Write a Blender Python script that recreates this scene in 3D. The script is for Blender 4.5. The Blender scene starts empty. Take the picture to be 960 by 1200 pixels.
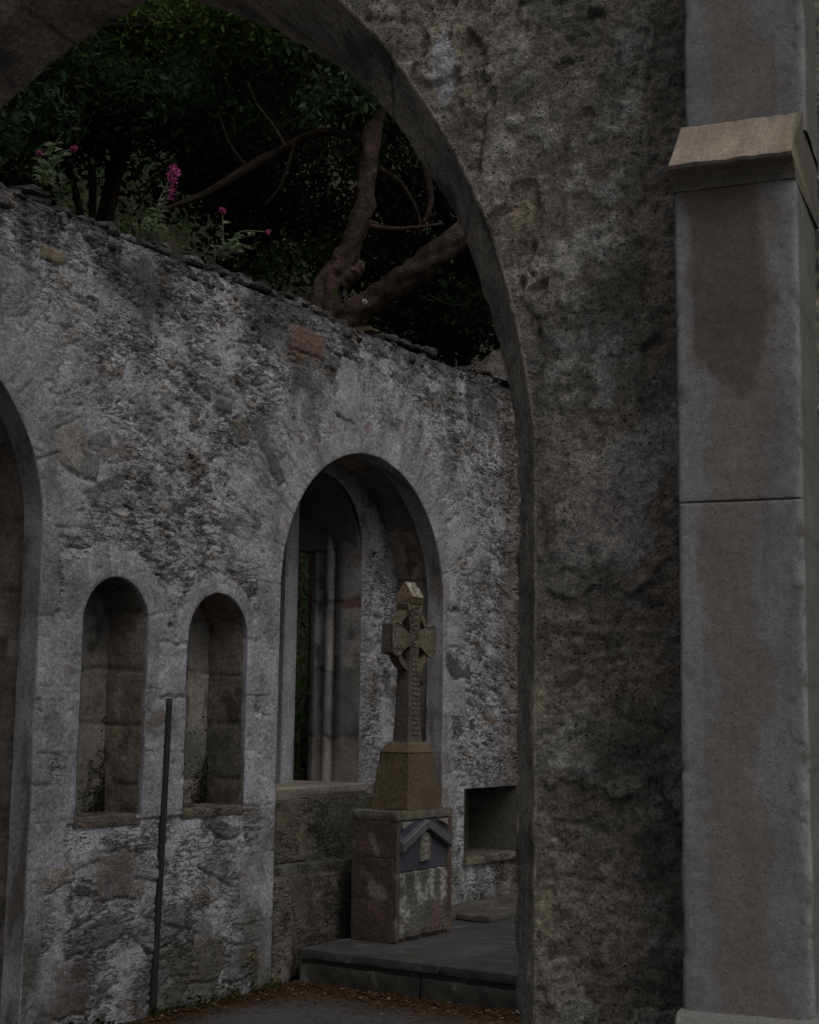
import bpy, bmesh, math, random
import numpy as np
from mathutils import Matrix, Vector, Euler
random.seed(7); rng = np.random.default_rng(7)
scene = bpy.context.scene

# ------------------------------------------------------------------ camera
F_PX, EYE = 1720.0, 1.6
PITCH, ROLL = math.atan(232 / F_PX), math.radians(0.8)
cd = bpy.data.cameras.new('camera'); cam = bpy.data.objects.new('camera', cd)
scene.collection.objects.link(cam); scene.camera = cam
cd.sensor_fit = 'HORIZONTAL'; cd.sensor_width = 36.0; cd.lens = F_PX / 960 * 36
cd.clip_start = 0.05; cd.clip_end = 2000
CAMROT = Matrix.Rotation(math.pi / 2 + PITCH, 3, 'X') @ Matrix.Rotation(ROLL, 3, 'Z')
cam.matrix_world = Matrix.Translation((0, 0, EYE)) @ CAMROT.to_4x4()

# ------------------------------------------------------------------ sky, sun, exposure
w = bpy.data.worlds.new('World'); scene.world = w; w.use_nodes = True
nt = w.node_tree; nt.nodes.clear()
SUN_EL, SUN_AZ = math.radians(53), math.radians(148)      # azimuth clockwise from +Y
sky = nt.nodes.new('ShaderNodeTexSky'); sky.sky_type = 'NISHITA'; sky.sun_disc = False
sky.sun_elevation = SUN_EL; sky.sun_rotation = SUN_AZ
sky.air_density = 1.0; sky.dust_density = 6.0; sky.ozone_density = 0.6
bg = nt.nodes.new('ShaderNodeBackground'); bg.inputs[1].default_value = 0.15
wo = nt.nodes.new('ShaderNodeOutputWorld')
hs = nt.nodes.new('ShaderNodeHueSaturation'); hs.inputs['Saturation'].default_value = .35      # an overcast, greyer sky
nt.links.new(sky.outputs[0], hs.inputs['Color']); nt.links.new(hs.outputs[0], bg.inputs[0]); nt.links.new(bg.outputs[0], wo.inputs[0])
sl = bpy.data.lights.new('sun', 'SUN'); sl.energy = 0.7; sl.angle = math.radians(35); sl.color = (1, 0.97, 0.93)
so = bpy.data.objects.new('sun', sl); scene.collection.objects.link(so)
sd = Vector((math.sin(SUN_AZ) * math.cos(SUN_EL), math.cos(SUN_AZ) * math.cos(SUN_EL), math.sin(SUN_EL)))
so.rotation_euler = sd.to_track_quat('Z', 'Y').to_euler(); so.location = sd * 30
vs = scene.view_settings
scene.display_settings.display_device = 'sRGB'
vs.view_transform = 'Standard'; vs.look = 'None'; vs.gamma = 1; vs.use_curve_mapping = False
vs.exposure = -1.25

# ------------------------------------------------------------------ helpers
CAM = np.array([0, 0, EYE]); RM = np.array(CAMROT)
def ray(x, y): return RM @ np.array([(x - 480) / F_PX, -(y - 600) / F_PX, -1.0])
def at(x, y, depth):                                   # the point seen at pixel x, y of the photo, depth metres north
    r = ray(x, y); return CAM + r * (depth / r[1])

def hsh(ix, iy, s):
    n = (ix.astype(np.int64) * 374761393 + iy.astype(np.int64) * 668265263 + s * 1442695041) & 0xffffffff
    n = ((n ^ (n >> 13)) * 1274126177) & 0xffffffff
    n = ((n ^ (n >> 16)) * 2246822519) & 0xffffffff
    return ((n ^ (n >> 15)) & 0xffffff) / float(0x1000000)
def perlin(x, y, s=0):
    x = np.asarray(x, float); y = np.asarray(y, float)
    ix = np.floor(x); iy = np.floor(y); fx = x - ix; fy = y - iy
    ux = fx * fx * fx * (fx * (fx * 6 - 15) + 10); uy = fy * fy * fy * (fy * (fy * 6 - 15) + 10)
    def g(dx, dy):
        a = hsh(ix + dx, iy + dy, s) * 2 * np.pi
        return np.cos(a) * (fx - dx) + np.sin(a) * (fy - dy)
    a = g(0, 0) * (1 - ux) + g(1, 0) * ux; b = g(0, 1) * (1 - ux) + g(1, 1) * ux
    return (a * (1 - uy) + b * uy) * 1.5
def fbm(x, y, o=4, s=0, gain=0.5):
    t = 0; a = 1.0; f = 1.0; n = 0
    for i in range(o):
        t = t + a * perlin(np.asarray(x) * f, np.asarray(y) * f, s + i * 17); n += a; a *= gain; f *= 2.03
    return t / n
def vor(x, y, s=0, jit=0.85):
    x = np.asarray(x, float); y = np.asarray(y, float)
    ix = np.floor(x); iy = np.floor(y)
    f1 = np.full(x.shape, 9.0); f2 = np.full(x.shape, 9.0); idd = np.zeros(x.shape)
    for dx in (-1, 0, 1):
        for dy in (-1, 0, 1):
            cx = ix + dx; cy = iy + dy
            px = cx + .5 + (hsh(cx, cy, s) - .5) * jit; py = cy + .5 + (hsh(cx, cy, s + 91) - .5) * jit
            d = np.sqrt((x - px) ** 2 + (y - py) ** 2)
            m = d < f1
            f2 = np.where(m, f1, np.minimum(f2, d)); idd = np.where(m, hsh(cx, cy, s + 333), idd); f1 = np.where(m, d, f1)
    return f1, f2, idd
def sst(a, b, x):
    t = np.clip((np.asarray(x, float) - a) / (b - a), 0, 1); return t * t * (3 - 2 * t)
def lerp(a, b, t): return a + (b - a) * t
def mixc(c1, c2, t): return c1 + (c2 - c1) * np.asarray(t)[..., None]
def C3(*c): return np.array(c, float)
def seg_dist(px, py, poly, closed=False):
    best = np.full(px.shape, 1e9); bx = np.zeros(px.shape); by = np.zeros(px.shape)
    n = len(poly)
    for i in range(n if closed else n - 1):
        ax, ay = poly[i]; cx, cy = poly[(i + 1) % n]
        dx, dy = cx - ax, cy - ay; L = dx * dx + dy * dy + 1e-12
        t = np.clip(((px - ax) * dx + (py - ay) * dy) / L, 0, 1)
        qx = ax + t * dx; qy = ay + t * dy; d = np.hypot(px - qx, py - qy)
        m = d < best; best = np.where(m, d, best); bx = np.where(m, qx, bx); by = np.where(m, qy, by)
    return best, bx, by
def inside(px, py, poly):
    r = np.zeros(px.shape, bool); n = len(poly)
    for i in range(n):
        x1, y1 = poly[i]; x2, y2 = poly[(i + 1) % n]
        if y1 == y2: continue
        c = ((y1 > py) != (y2 > py)) & (px < (x2 - x1) * (py - y1) / (y2 - y1) + x1)
        r ^= c
    return r

COL = scene.collection
def mk(name, V, Fc, mat, parent=None, col=None, smooth=True, alpha=None):
    V = np.asarray(V, float); me = bpy.data.meshes.new(name)
    if isinstance(Fc, np.ndarray):
        k = Fc.shape[1]; me.vertices.add(len(V)); me.vertices.foreach_set('co', V.astype(np.float32).ravel())
        me.loops.add(Fc.size); me.loops.foreach_set('vertex_index', Fc.astype(np.int32).ravel())
        me.polygons.add(len(Fc)); me.polygons.foreach_set('loop_start', np.arange(0, Fc.size, k, dtype=np.int32))
        me.update(calc_edges=True)
    else:
        me.from_pydata(V.tolist(), [], [list(map(int, f)) for f in Fc]); me.update()
    if col is not None:
        col = np.asarray(col, float)
        if col.ndim == 1: col = np.tile(col, (len(V), 1))
        a = me.color_attributes.new('Col', 'FLOAT_COLOR', 'POINT')
        a.data.foreach_set('color', np.clip(np.c_[col, np.ones(len(col)) if alpha is None else alpha], 0, 1).astype(np.float32).ravel())
    me.polygons.foreach_set('use_smooth', np.full(len(me.polygons), smooth))
    me.validate()
    me.materials.append(mat)
    o = bpy.data.objects.new(name, me); COL.objects.link(o)
    if parent:
        o.parent = parent
        o.matrix_parent_inverse = parent_world(parent).inverted()
    return o
def parent_world(p):
    m = p.matrix_basis.copy()
    q = p
    while q.parent:
        m = q.parent.matrix_basis @ q.matrix_parent_inverse @ m if False else (q.parent.matrix_basis @ q.matrix_parent_inverse @ m)
        q = q.parent
    return m
def empty(name, loc, label, cat, group=None):
    o = bpy.data.objects.new(name, None); COL.objects.link(o); o.location = tuple(loc)
    o.empty_display_size = .2
    return tag(o, label, cat, group)
def tag(o, label, cat, group=None):
    o['label'] = label; o['category'] = cat
    if group: o['group'] = group
    return o
class Acc:                                            # collects pieces of ONE part
    def __init__(s): s.V = []; s.F = []; s.K = []; s.n = 0
    def add(s, V, Fc, col):
        V = np.asarray(V, float); col = np.asarray(col, float)
        if col.ndim == 1: col = np.tile(col, (len(V), 1))
        s.V.append(V); s.K.append(col); s.F += [[int(i) + s.n for i in f] for f in Fc]; s.n += len(V)
    def build(s, name, mat, parent=None, smooth=False):
        return mk(name, np.vstack(s.V), s.F, mat, parent, np.vstack(s.K), smooth)
def grid_faces(nu, nv, flip=False):
    i = np.arange(nu - 1)[:, None] * nv + np.arange(nv - 1)[None, :]; i = i.ravel()
    f = np.stack([i, i + nv, i + nv + 1, i + 1], 1)
    return f[:, ::-1].copy() if flip else f
def bevel_box(bm, amt):
    bmesh.ops.bevel(bm, geom=bm.edges[:], offset=amt, segments=1, affect='EDGES', profile=.5)
def prism(poly, f, a, b, bev=0.0, jit=0.0):
    """polygon in a plane (list of 2-tuples) pushed from a to b along the third axis, mapped by f(p,q,t)"""
    bm = bmesh.new()
    lo = [bm.verts.new((p, q, a)) for p, q in poly]; hi = [bm.verts.new((p, q, b)) for p, q in poly]
    n = len(poly); bm.faces.new(lo[::-1]); bm.faces.new(hi)
    for i in range(n): bm.faces.new((lo[i], lo[(i + 1) % n], hi[(i + 1) % n], hi[i]))
    if bev: bevel_box(bm, bev)
    bm.verts.index_update()
    V = np.array([v.co[:] for v in bm.verts]); Fc = [[v.index for v in fc.verts] for fc in bm.faces]; bm.free()
    if jit: V = V + (rng.random(V.shape) - .5) * jit
    return f(V[:, 0], V[:, 1], V[:, 2]), Fc
def rect(p0, p1, q0, q1): return [(p0, q0), (p1, q0), (p1, q1), (p0, q1)]
def nbox(acc, u0, u1, d0, d1, z0, z1, col, step=.02, amp=.01, r=.012, f=None, lich=.5, seed=None):
    """a rough stone block: rounded edges, uneven faces, blotchy surface"""
    f = f or Wp; lo = np.array([u0, d0, z0]); hi = np.array([u1, d1, z1]); sd_ = random.randint(0, 9999) if seed is None else seed
    r = min(r, .45 * (hi - lo).min()); n = [max(2, min(60, int((hi - lo)[i] / step))) + 1 for i in range(3)]
    for ax in range(3):
        a, b = [(1, 2), (2, 0), (0, 1)][ax]; A, B = np.meshgrid(np.linspace(lo[a], hi[a], n[a]), np.linspace(lo[b], hi[b], n[b]), indexing='ij')
        for side in (0, 1):
            P = np.zeros((A.size, 3)); P[:, a] = A.ravel(); P[:, b] = B.ravel(); P[:, ax] = (lo, hi)[side][ax]
            q = np.clip(P, lo + r, hi - r); dv = P - q; dv /= np.linalg.norm(dv, axis=1)[:, None] + 1e-9; N_ = dv
            P = q + N_ * r; x = P[:, 0] * 1.3 + P[:, 1] * .9; y = P[:, 2] * 1.2 - P[:, 1] * .8 + P[:, 0] * .4
            P = P + N_ * (amp * (fbm(x * 6, y * 6, 4, sd_) + .35 * fbm(x * 25, y * 25, 2, sd_ + 1)))[:, None]
            c = np.tile(np.asarray(col, float), (len(P), 1)) * (1 + .4 * fbm(x * 5, y * 5, 4, sd_ + 2))[:, None]
            c = mixc(c, C3(.06, .058, .048), .75 * sst(.12, .4, fbm(x * 4, y * 4, 4, sd_ + 3))); c = mixc(c, C3(.30, .29, .265), lich * sst(.2, .45, fbm(x * 7 + 3, y * 5, 4, sd_ + 4)))
            acc.add(f(P[:, 0], P[:, 1], P[:, 2]), grid_faces(n[a], n[b], side == 0), c)
def tube(P, Rr, seg=10, rough=0.0, seed=0, cap=True):
    P = np.asarray(P, float); n = len(P)
    # smooth resample
    t = np.linspace(0, 1, n); m = max(n * 6, 8) if n > 2 else 2; tt = np.linspace(0, 1, m)
    if n > 2:
        def cr(A):
            A = np.asarray(A, float); out = []
            for x in tt:
                k = min(int(x * (n - 1)), n - 2); f = x * (n - 1) - k
                p0 = A[max(k - 1, 0)]; p1 = A[k]; p2 = A[k + 1]; p3 = A[min(k + 2, n - 1)]
                out.append(.5 * (2 * p1 + (p2 - p0) * f + (2 * p0 - 5 * p1 + 4 * p2 - p3) * f * f + (3 * p1 - p0 - 3 * p2 + p3) * f ** 3))
            return np.array(out)
        P = cr(P); Rr = cr(np.asarray(Rr, float))
    else: Rr = np.asarray(Rr, float)
    m = len(P); T = np.gradient(P, axis=0); T /= np.linalg.norm(T, axis=1)[:, None] + 1e-9
    ref = np.array([0.31, .17, .93]) if abs(T[0][2]) < .9 else np.array([1., .1, 0])
    V = []
    for i in range(m):
        a = np.cross(T[i], ref); a /= np.linalg.norm(a); b = np.cross(T[i], a)
        th = np.arange(seg) * 2 * np.pi / seg
        rr = Rr[i] * (1 + rough * fbm(th * 1.3 + seed, np.full(seg, i * .35), 3, seed) * 1.6)
        V.append(P[i] + np.cos(th)[:, None] * a * rr[:, None] + np.sin(th)[:, None] * b * rr[:, None])
    V = np.vstack(V); Fc = []
    for i in range(m - 1):
        for j in range(seg):
            k = (j + 1) % seg; Fc.append([i * seg + j, i * seg + k, (i + 1) * seg + k, (i + 1) * seg + j])
    if cap: Fc.append(list(range(seg))[::-1]); Fc.append([(m - 1) * seg + j for j in range(seg)])
    return V, Fc

# ------------------------------------------------------------------ materials
def stone_mat(name, scale=30, bump=.5, var=.35, rough=.92, pits=0.0, dist=.006, grain=.25, spec=.2, strokes=0.0):
    m = bpy.data.materials.new(name); m.use_nodes = True; t = m.node_tree; N = t.nodes; L = t.links
    b = N['Principled BSDF']; b.inputs['Roughness'].default_value = rough
    b.inputs['Specular IOR Level'].default_value = spec
    at_ = N.new('ShaderNodeAttribute'); at_.attribute_name = 'Col'
    tc = N.new('ShaderNodeTexCoord')
    n1 = N.new('ShaderNodeTexNoise'); n1.inputs['Scale'].default_value = scale; n1.inputs['Detail'].default_value = 8; n1.inputs['Roughness'].default_value = .68
    n2 = N.new('ShaderNodeTexNoise'); n2.inputs['Scale'].default_value = scale * .12; n2.inputs['Detail'].default_value = 5
    L.new(tc.outputs['Object'], n1.inputs['Vector']); L.new(tc.outputs['Object'], n2.inputs['Vector'])
    r1 = N.new('ShaderNodeMapRange'); r1.inputs[1].default_value = .3; r1.inputs[2].default_value = .7
    r1.inputs[3].default_value = 1 - var; r1.inputs[4].default_value = 1 + var
    L.new(n1.outputs[0], r1.inputs[0])
    r2 = N.new('ShaderNodeMapRange'); r2.inputs[1].default_value = .3; r2.inputs[2].default_value = .7
    r2.inputs[3].default_value = 1 - var * .6; r2.inputs[4].default_value = 1 + var * .6
    L.new(n2.outputs[0], r2.inputs[0])
    mu = N.new('ShaderNodeMath'); mu.operation = 'MULTIPLY'; L.new(r1.outputs[0], mu.inputs[0]); L.new(r2.outputs[0], mu.inputs[1])
    n4 = N.new('ShaderNodeTexNoise'); n4.inputs['Scale'].default_value = scale * 3.2; n4.inputs['Detail'].default_value = 4; n4.inputs['Roughness'].default_value = .75
    L.new(tc.outputs['Object'], n4.inputs['Vector'])
    r4 = N.new('ShaderNodeMapRange'); r4.inputs[1].default_value = .34; r4.inputs[2].default_value = .66
    r4.inputs[3].default_value = 1 - grain; r4.inputs[4].default_value = 1 + grain; L.new(n4.outputs[0], r4.inputs[0])
    m4 = N.new('ShaderNodeMath'); m4.operation = 'MULTIPLY'; L.new(mu.outputs[0], m4.inputs[0]); L.new(r4.outputs[0], m4.inputs[1])
    last = m4.outputs[0]; hgt = n1.outputs[0]
    if pits:
        v = N.new('ShaderNodeTexVoronoi'); v.inputs['Scale'].default_value = scale * 1.4; L.new(tc.outputs['Object'], v.inputs['Vector'])
        n3 = N.new('ShaderNodeTexNoise'); n3.inputs['Scale'].default_value = scale * .25; L.new(tc.outputs['Object'], n3.inputs['Vector'])
        mr = N.new('ShaderNodeMapRange'); mr.inputs[1].default_value = .12; mr.inputs[2].default_value = .26; L.new(v.outputs['Distance'], mr.inputs[0])
        mx = N.new('ShaderNodeMapRange'); mx.inputs[1].default_value = .5; mx.inputs[2].default_value = .6; L.new(n3.outputs[0], mx.inputs[0])
        om = N.new('ShaderNodeMath'); om.operation = 'SUBTRACT'; om.inputs[0].default_value = 1; L.new(mx.outputs[0], om.inputs[1])
        mm = N.new('ShaderNodeMath'); mm.operation = 'MAXIMUM'; L.new(mr.outputs[0], mm.inputs[0]); L.new(om.outputs[0], mm.inputs[1])
        ad = N.new('ShaderNodeMath'); ad.operation = 'MULTIPLY_ADD'; ad.inputs[1].default_value = pits * 1.5; L.new(mm.outputs[0], ad.inputs[0]); L.new(n1.outputs[0], ad.inputs[2])
        hgt = ad.outputs[0]
        pc = N.new('ShaderNodeMapRange'); pc.inputs[3].default_value = .55; pc.inputs[4].default_value = 1; L.new(mm.outputs[0], pc.inputs[0])
        mp_ = N.new('ShaderNodeMath'); mp_.operation = 'MULTIPLY'; L.new(last, mp_.inputs[0]); L.new(pc.outputs[0], mp_.inputs[1]); last = mp_.outputs[0]
    if strokes:                                        # thin crevices between the slates, along the wall, their shadow painted into the colour
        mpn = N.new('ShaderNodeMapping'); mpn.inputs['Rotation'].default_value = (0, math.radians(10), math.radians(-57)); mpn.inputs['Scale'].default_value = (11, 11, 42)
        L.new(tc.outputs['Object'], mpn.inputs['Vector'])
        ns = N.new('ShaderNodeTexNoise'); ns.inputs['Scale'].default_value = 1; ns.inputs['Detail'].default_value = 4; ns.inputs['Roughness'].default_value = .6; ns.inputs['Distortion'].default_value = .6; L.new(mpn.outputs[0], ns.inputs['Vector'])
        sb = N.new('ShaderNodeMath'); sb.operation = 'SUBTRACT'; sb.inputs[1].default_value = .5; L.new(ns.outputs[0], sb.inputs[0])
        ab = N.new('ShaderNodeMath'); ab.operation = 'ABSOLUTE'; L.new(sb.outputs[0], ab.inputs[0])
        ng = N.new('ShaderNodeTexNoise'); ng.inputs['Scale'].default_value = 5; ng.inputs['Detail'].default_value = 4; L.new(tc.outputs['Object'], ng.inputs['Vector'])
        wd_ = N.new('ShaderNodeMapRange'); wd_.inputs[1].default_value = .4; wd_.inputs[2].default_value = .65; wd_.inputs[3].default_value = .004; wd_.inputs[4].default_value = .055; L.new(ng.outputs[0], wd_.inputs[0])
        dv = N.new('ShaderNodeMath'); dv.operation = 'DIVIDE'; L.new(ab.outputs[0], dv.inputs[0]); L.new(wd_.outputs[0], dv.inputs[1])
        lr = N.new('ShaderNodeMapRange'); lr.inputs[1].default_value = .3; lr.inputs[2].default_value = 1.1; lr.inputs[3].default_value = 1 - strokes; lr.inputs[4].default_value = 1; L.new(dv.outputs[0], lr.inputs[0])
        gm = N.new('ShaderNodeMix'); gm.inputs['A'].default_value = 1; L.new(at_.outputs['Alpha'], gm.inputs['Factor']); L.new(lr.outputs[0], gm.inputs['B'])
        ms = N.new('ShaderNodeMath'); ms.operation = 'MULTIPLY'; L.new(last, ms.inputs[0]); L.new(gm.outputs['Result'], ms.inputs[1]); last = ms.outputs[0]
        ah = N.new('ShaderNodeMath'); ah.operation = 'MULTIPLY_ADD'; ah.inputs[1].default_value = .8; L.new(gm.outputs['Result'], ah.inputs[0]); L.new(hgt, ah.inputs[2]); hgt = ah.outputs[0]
    mc = N.new('ShaderNodeVectorMath'); mc.operation = 'SCALE'; L.new(at_.outputs['Color'], mc.inputs[0]); L.new(last, mc.inputs['Scale'])
    L.new(mc.outputs[0], b.inputs['Base Color'])
    bp = N.new('ShaderNodeBump'); bp.inputs['Strength'].default_value = bump; bp.inputs['Distance'].default_value = dist
    L.new(hgt, bp.inputs['Height']); L.new(bp.outputs[0], b.inputs['Normal'])
    return m
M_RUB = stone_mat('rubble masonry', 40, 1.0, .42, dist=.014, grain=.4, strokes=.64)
M_DRS = stone_mat('dressed limestone', 45, .5, .35, pits=.35, grain=.35)
M_REN = stone_mat('lime render', 42, 1.0, .55, dist=.022, pits=.6, grain=.5)
M_PIER = stone_mat('smooth ashlar', 60, .35, .2, pits=.3, dist=.005, grain=.22)
M_SAND = stone_mat('weathered sandstone', 42, .8, .42, dist=.01, grain=.4)
M_SLATE = stone_mat('slate', 40, .3, .25, rough=.6, spec=.4)
M_PAVE = stone_mat('paving stone', 25, .35, .3, rough=.55, spec=.4)
M_SOIL = stone_mat('soil', 20, .8, .5)
M_ROAD = stone_mat('asphalt', 160, .8, .45, rough=.85)
M_BARK = stone_mat('bark', 14, 1.0, .6, dist=.05, grain=.4)
M_IRON = stone_mat('painted iron', 80, .2, .2, rough=.6)
def leaf_mat(name, rough=.6):
    m = bpy.data.materials.new(name); m.use_nodes = True; t = m.node_tree
    b = t.nodes['Principled BSDF']; b.inputs['Roughness'].default_value = .9; b.inputs['Specular IOR Level'].default_value = .06
    a = t.nodes.new('ShaderNodeAttribute'); a.attribute_name = 'Col'; t.links.new(a.outputs['Color'], b.inputs['Base Color'])
    tr = t.nodes.new('ShaderNodeBsdfTranslucent'); mx = t.nodes.new('ShaderNodeMixShader'); mx.inputs[0].default_value = .35; t.links.new(a.outputs['Color'], tr.inputs['Color'])
    t.links.new(b.outputs[0], mx.inputs[1]); t.links.new(tr.outputs[0], mx.inputs[2]); t.links.new(mx.outputs[0], t.nodes['Material Output'].inputs[0])
    return m
M_LEAF = leaf_mat('foliage'); M_PETAL = leaf_mat('petals', .8); M_LITTER = leaf_mat('fallen leaves', .9)

# ------------------------------------------------------------------ two frames of reference
A2 = np.array([-1.29699, 7.93223]); a_ = math.radians(33)
DU = np.array([math.sin(a_), math.cos(a_)]); DN = np.array([-math.cos(a_), math.sin(a_)])   # along the chapel wall, and into it
def Wp(u, d, z):
    u, d, z = np.broadcast_arrays(np.asarray(u, float), np.asarray(d, float), np.asarray(z, float))
    return np.stack([A2[0] + DU[0] * u + DN[0] * d, A2[1] + DU[1] * u + DN[1] * d, z], -1)
S = 0.853                                              # size of the near arch wall (nearer and smaller)
b_ = math.radians(-68); RT = -np.array([math.sin(b_), math.cos(b_)]); FN = np.array([RT[1], -RT[0]])
J2 = np.array([0.40757, 4.75])
def Fp(v, e, z):
    v, e, z = np.broadcast_arrays(np.asarray(v, float), np.asarray(e, float), np.asarray(z, float))
    P = np.stack([J2[0] + RT[0] * v + FN[0] * e, J2[1] + RT[1] * v + FN[1] * e, z], -1)
    return CAM + (P - CAM) * S
ZG = 1.6 - 1.6 / S                                     # ground level in the near wall's own measure

def wall_grid(u0, u1, z0, z1, step, holes):
    """vertices u,z and quads of a sheet with openings; the cells' edges follow the outlines"""
    nu = int(round((u1 - u0) / step)) + 1; nz = int(round((z1 - z0) / step)) + 1
    U, Z = np.meshgrid(np.linspace(u0, u1, nu), np.linspace(z0, z1, nz), indexing='ij')
    U = U.ravel(); Z = Z.ravel(); Fq = grid_faces(nu, nz)
    dist = np.full(U.shape, 9.0); cu = U[Fq].mean(1); cz = Z[Fq].mean(1)
    keep = np.ones(len(Fq), bool)
    for poly in holes: keep &= ~inside(cu, cz, poly)
    dropped = np.unique(Fq[~keep]); Fk = Fq[keep]
    isb = np.zeros(len(U), bool); isb[dropped] = True
    used = np.zeros(len(U), bool); used[Fk.ravel()] = True
    bnd = isb & used
    for poly in holes:
        d, bx, by = seg_dist(U, Z, poly, True)
        d = np.where(inside(U, Z, poly), -d, d)
        m = bnd & (np.abs(d) < step * 1.6); U[m] = bx[m]; Z[m] = by[m]; d[m] = 0
        dist = np.minimum(dist, d)
    idx = np.full(len(U), -1); idx[used] = np.arange(used.sum())
    return U[used], Z[used], idx[Fk], dist[used]
def arch_poly(uc, hw, zc, zb, n=40):                   # round-headed opening
    th = np.linspace(np.pi, 0, n)
    return [(uc - hw, zb)] + [(uc + hw * math.cos(t), zc + hw * math.sin(t)) for t in th] + [(uc + hw, zb)]

# ================================================================== STRUCTURE
# ---- ground
def build_ground():
    x = np.concatenate([np.linspace(-900, -12, 14), np.linspace(-10, 10, 101), np.linspace(12, 900, 14)])
    y = np.concatenate([np.linspace(-900, -6, 14), np.linspace(-5, 14, 96), np.linspace(16, 900, 14)])
    X, Y = np.meshgrid(x, y, indexing='ij'); X = X.ravel(); Y = Y.ravel()
    Z = .012 * fbm(X * .8, Y * .8, 3, 5) * (np.hypot(X, Y) < 20) - .004
    rel = np.stack([X - A2[0], Y - A2[1]], 1); u = rel @ DU; d = rel @ DN
    dirt = np.clip(sst(-.45, -.05, d + .2 * fbm(X * 3, Y * 3, 3, 9)) + sst(.55, 1.05, u + .12 * fbm(X * 4, Y * 4, 3, 11)), 0, 1)
    c = mixc(np.tile(C3(.085, .085, .09), (len(X), 1)), C3(.055, .035, .022), dirt)
    c *= (1 + .3 * fbm(X * 2, Y * 2, 4, 3))[:, None]
    o = mk('ground', np.stack([X, Y, Z], 1), grid_faces(len(x), len(y)), M_ROAD, None, c); o['kind'] = 'structure'
build_ground()

# ---- hillside behind the chapel
def hill_h(u, d):
    return np.maximum(0, (d - 1.3)) * 1.15 * sst(1.2, 4, d) * (1 + .1 * perlin(u * .2, d * .2, 4)) + .15 * fbm(u * .7, d * .7, 3, 8) - .1
def build_hill():
    u = np.linspace(-30, 45, 110); d = np.concatenate([np.linspace(1.2, 18, 60), np.linspace(19, 40, 12)])
    U, D = np.meshgrid(u, d, indexing='ij'); U = U.ravel(); D = D.ravel()
    Z = np.minimum(hill_h(U, D), 22 + .1 * D)
    c = np.tile(C3(.03, .027, .017), (len(U), 1)) * (1 + .5 * fbm(U, D, 3, 2))[:, None]
    o = mk('hillside', Wp(U, D, Z), grid_faces(len(u), len(d)), M_SOIL, None, c); o['kind'] = 'structure'
build_hill()

# ================================================================== CHAPEL WALL
WTOP = 4.06
AR = dict(uc=1.91, hw=.925, zc=2.335)                  # big round arch in the middle
AL = dict(uc=-1.85, hw=.925, zc=2.44)                  # its twin at the left
NI = [dict(uc=-.385, hw=.236, zc=2.025, zb=1.04), dict(uc=.428, hw=.253, zc=1.985, zb=1.045)]
AUM = (3.16, 3.92, .565, 1.05)
wall = empty('chapel_wall', Wp(.9, 0, 0), 'long pale grey slate rubble wall with round arches, twin niches and mossy coping', 'wall')

holes = [arch_poly(AR['uc'], AR['hw'], AR['zc'], -.1), arch_poly(AL['uc'], AL['hw'], AL['zc'], -.1)] + \
        [arch_poly(n['uc'], n['hw'], n['zc'], n['zb']) for n in NI] + [rect(*AUM)]

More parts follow.
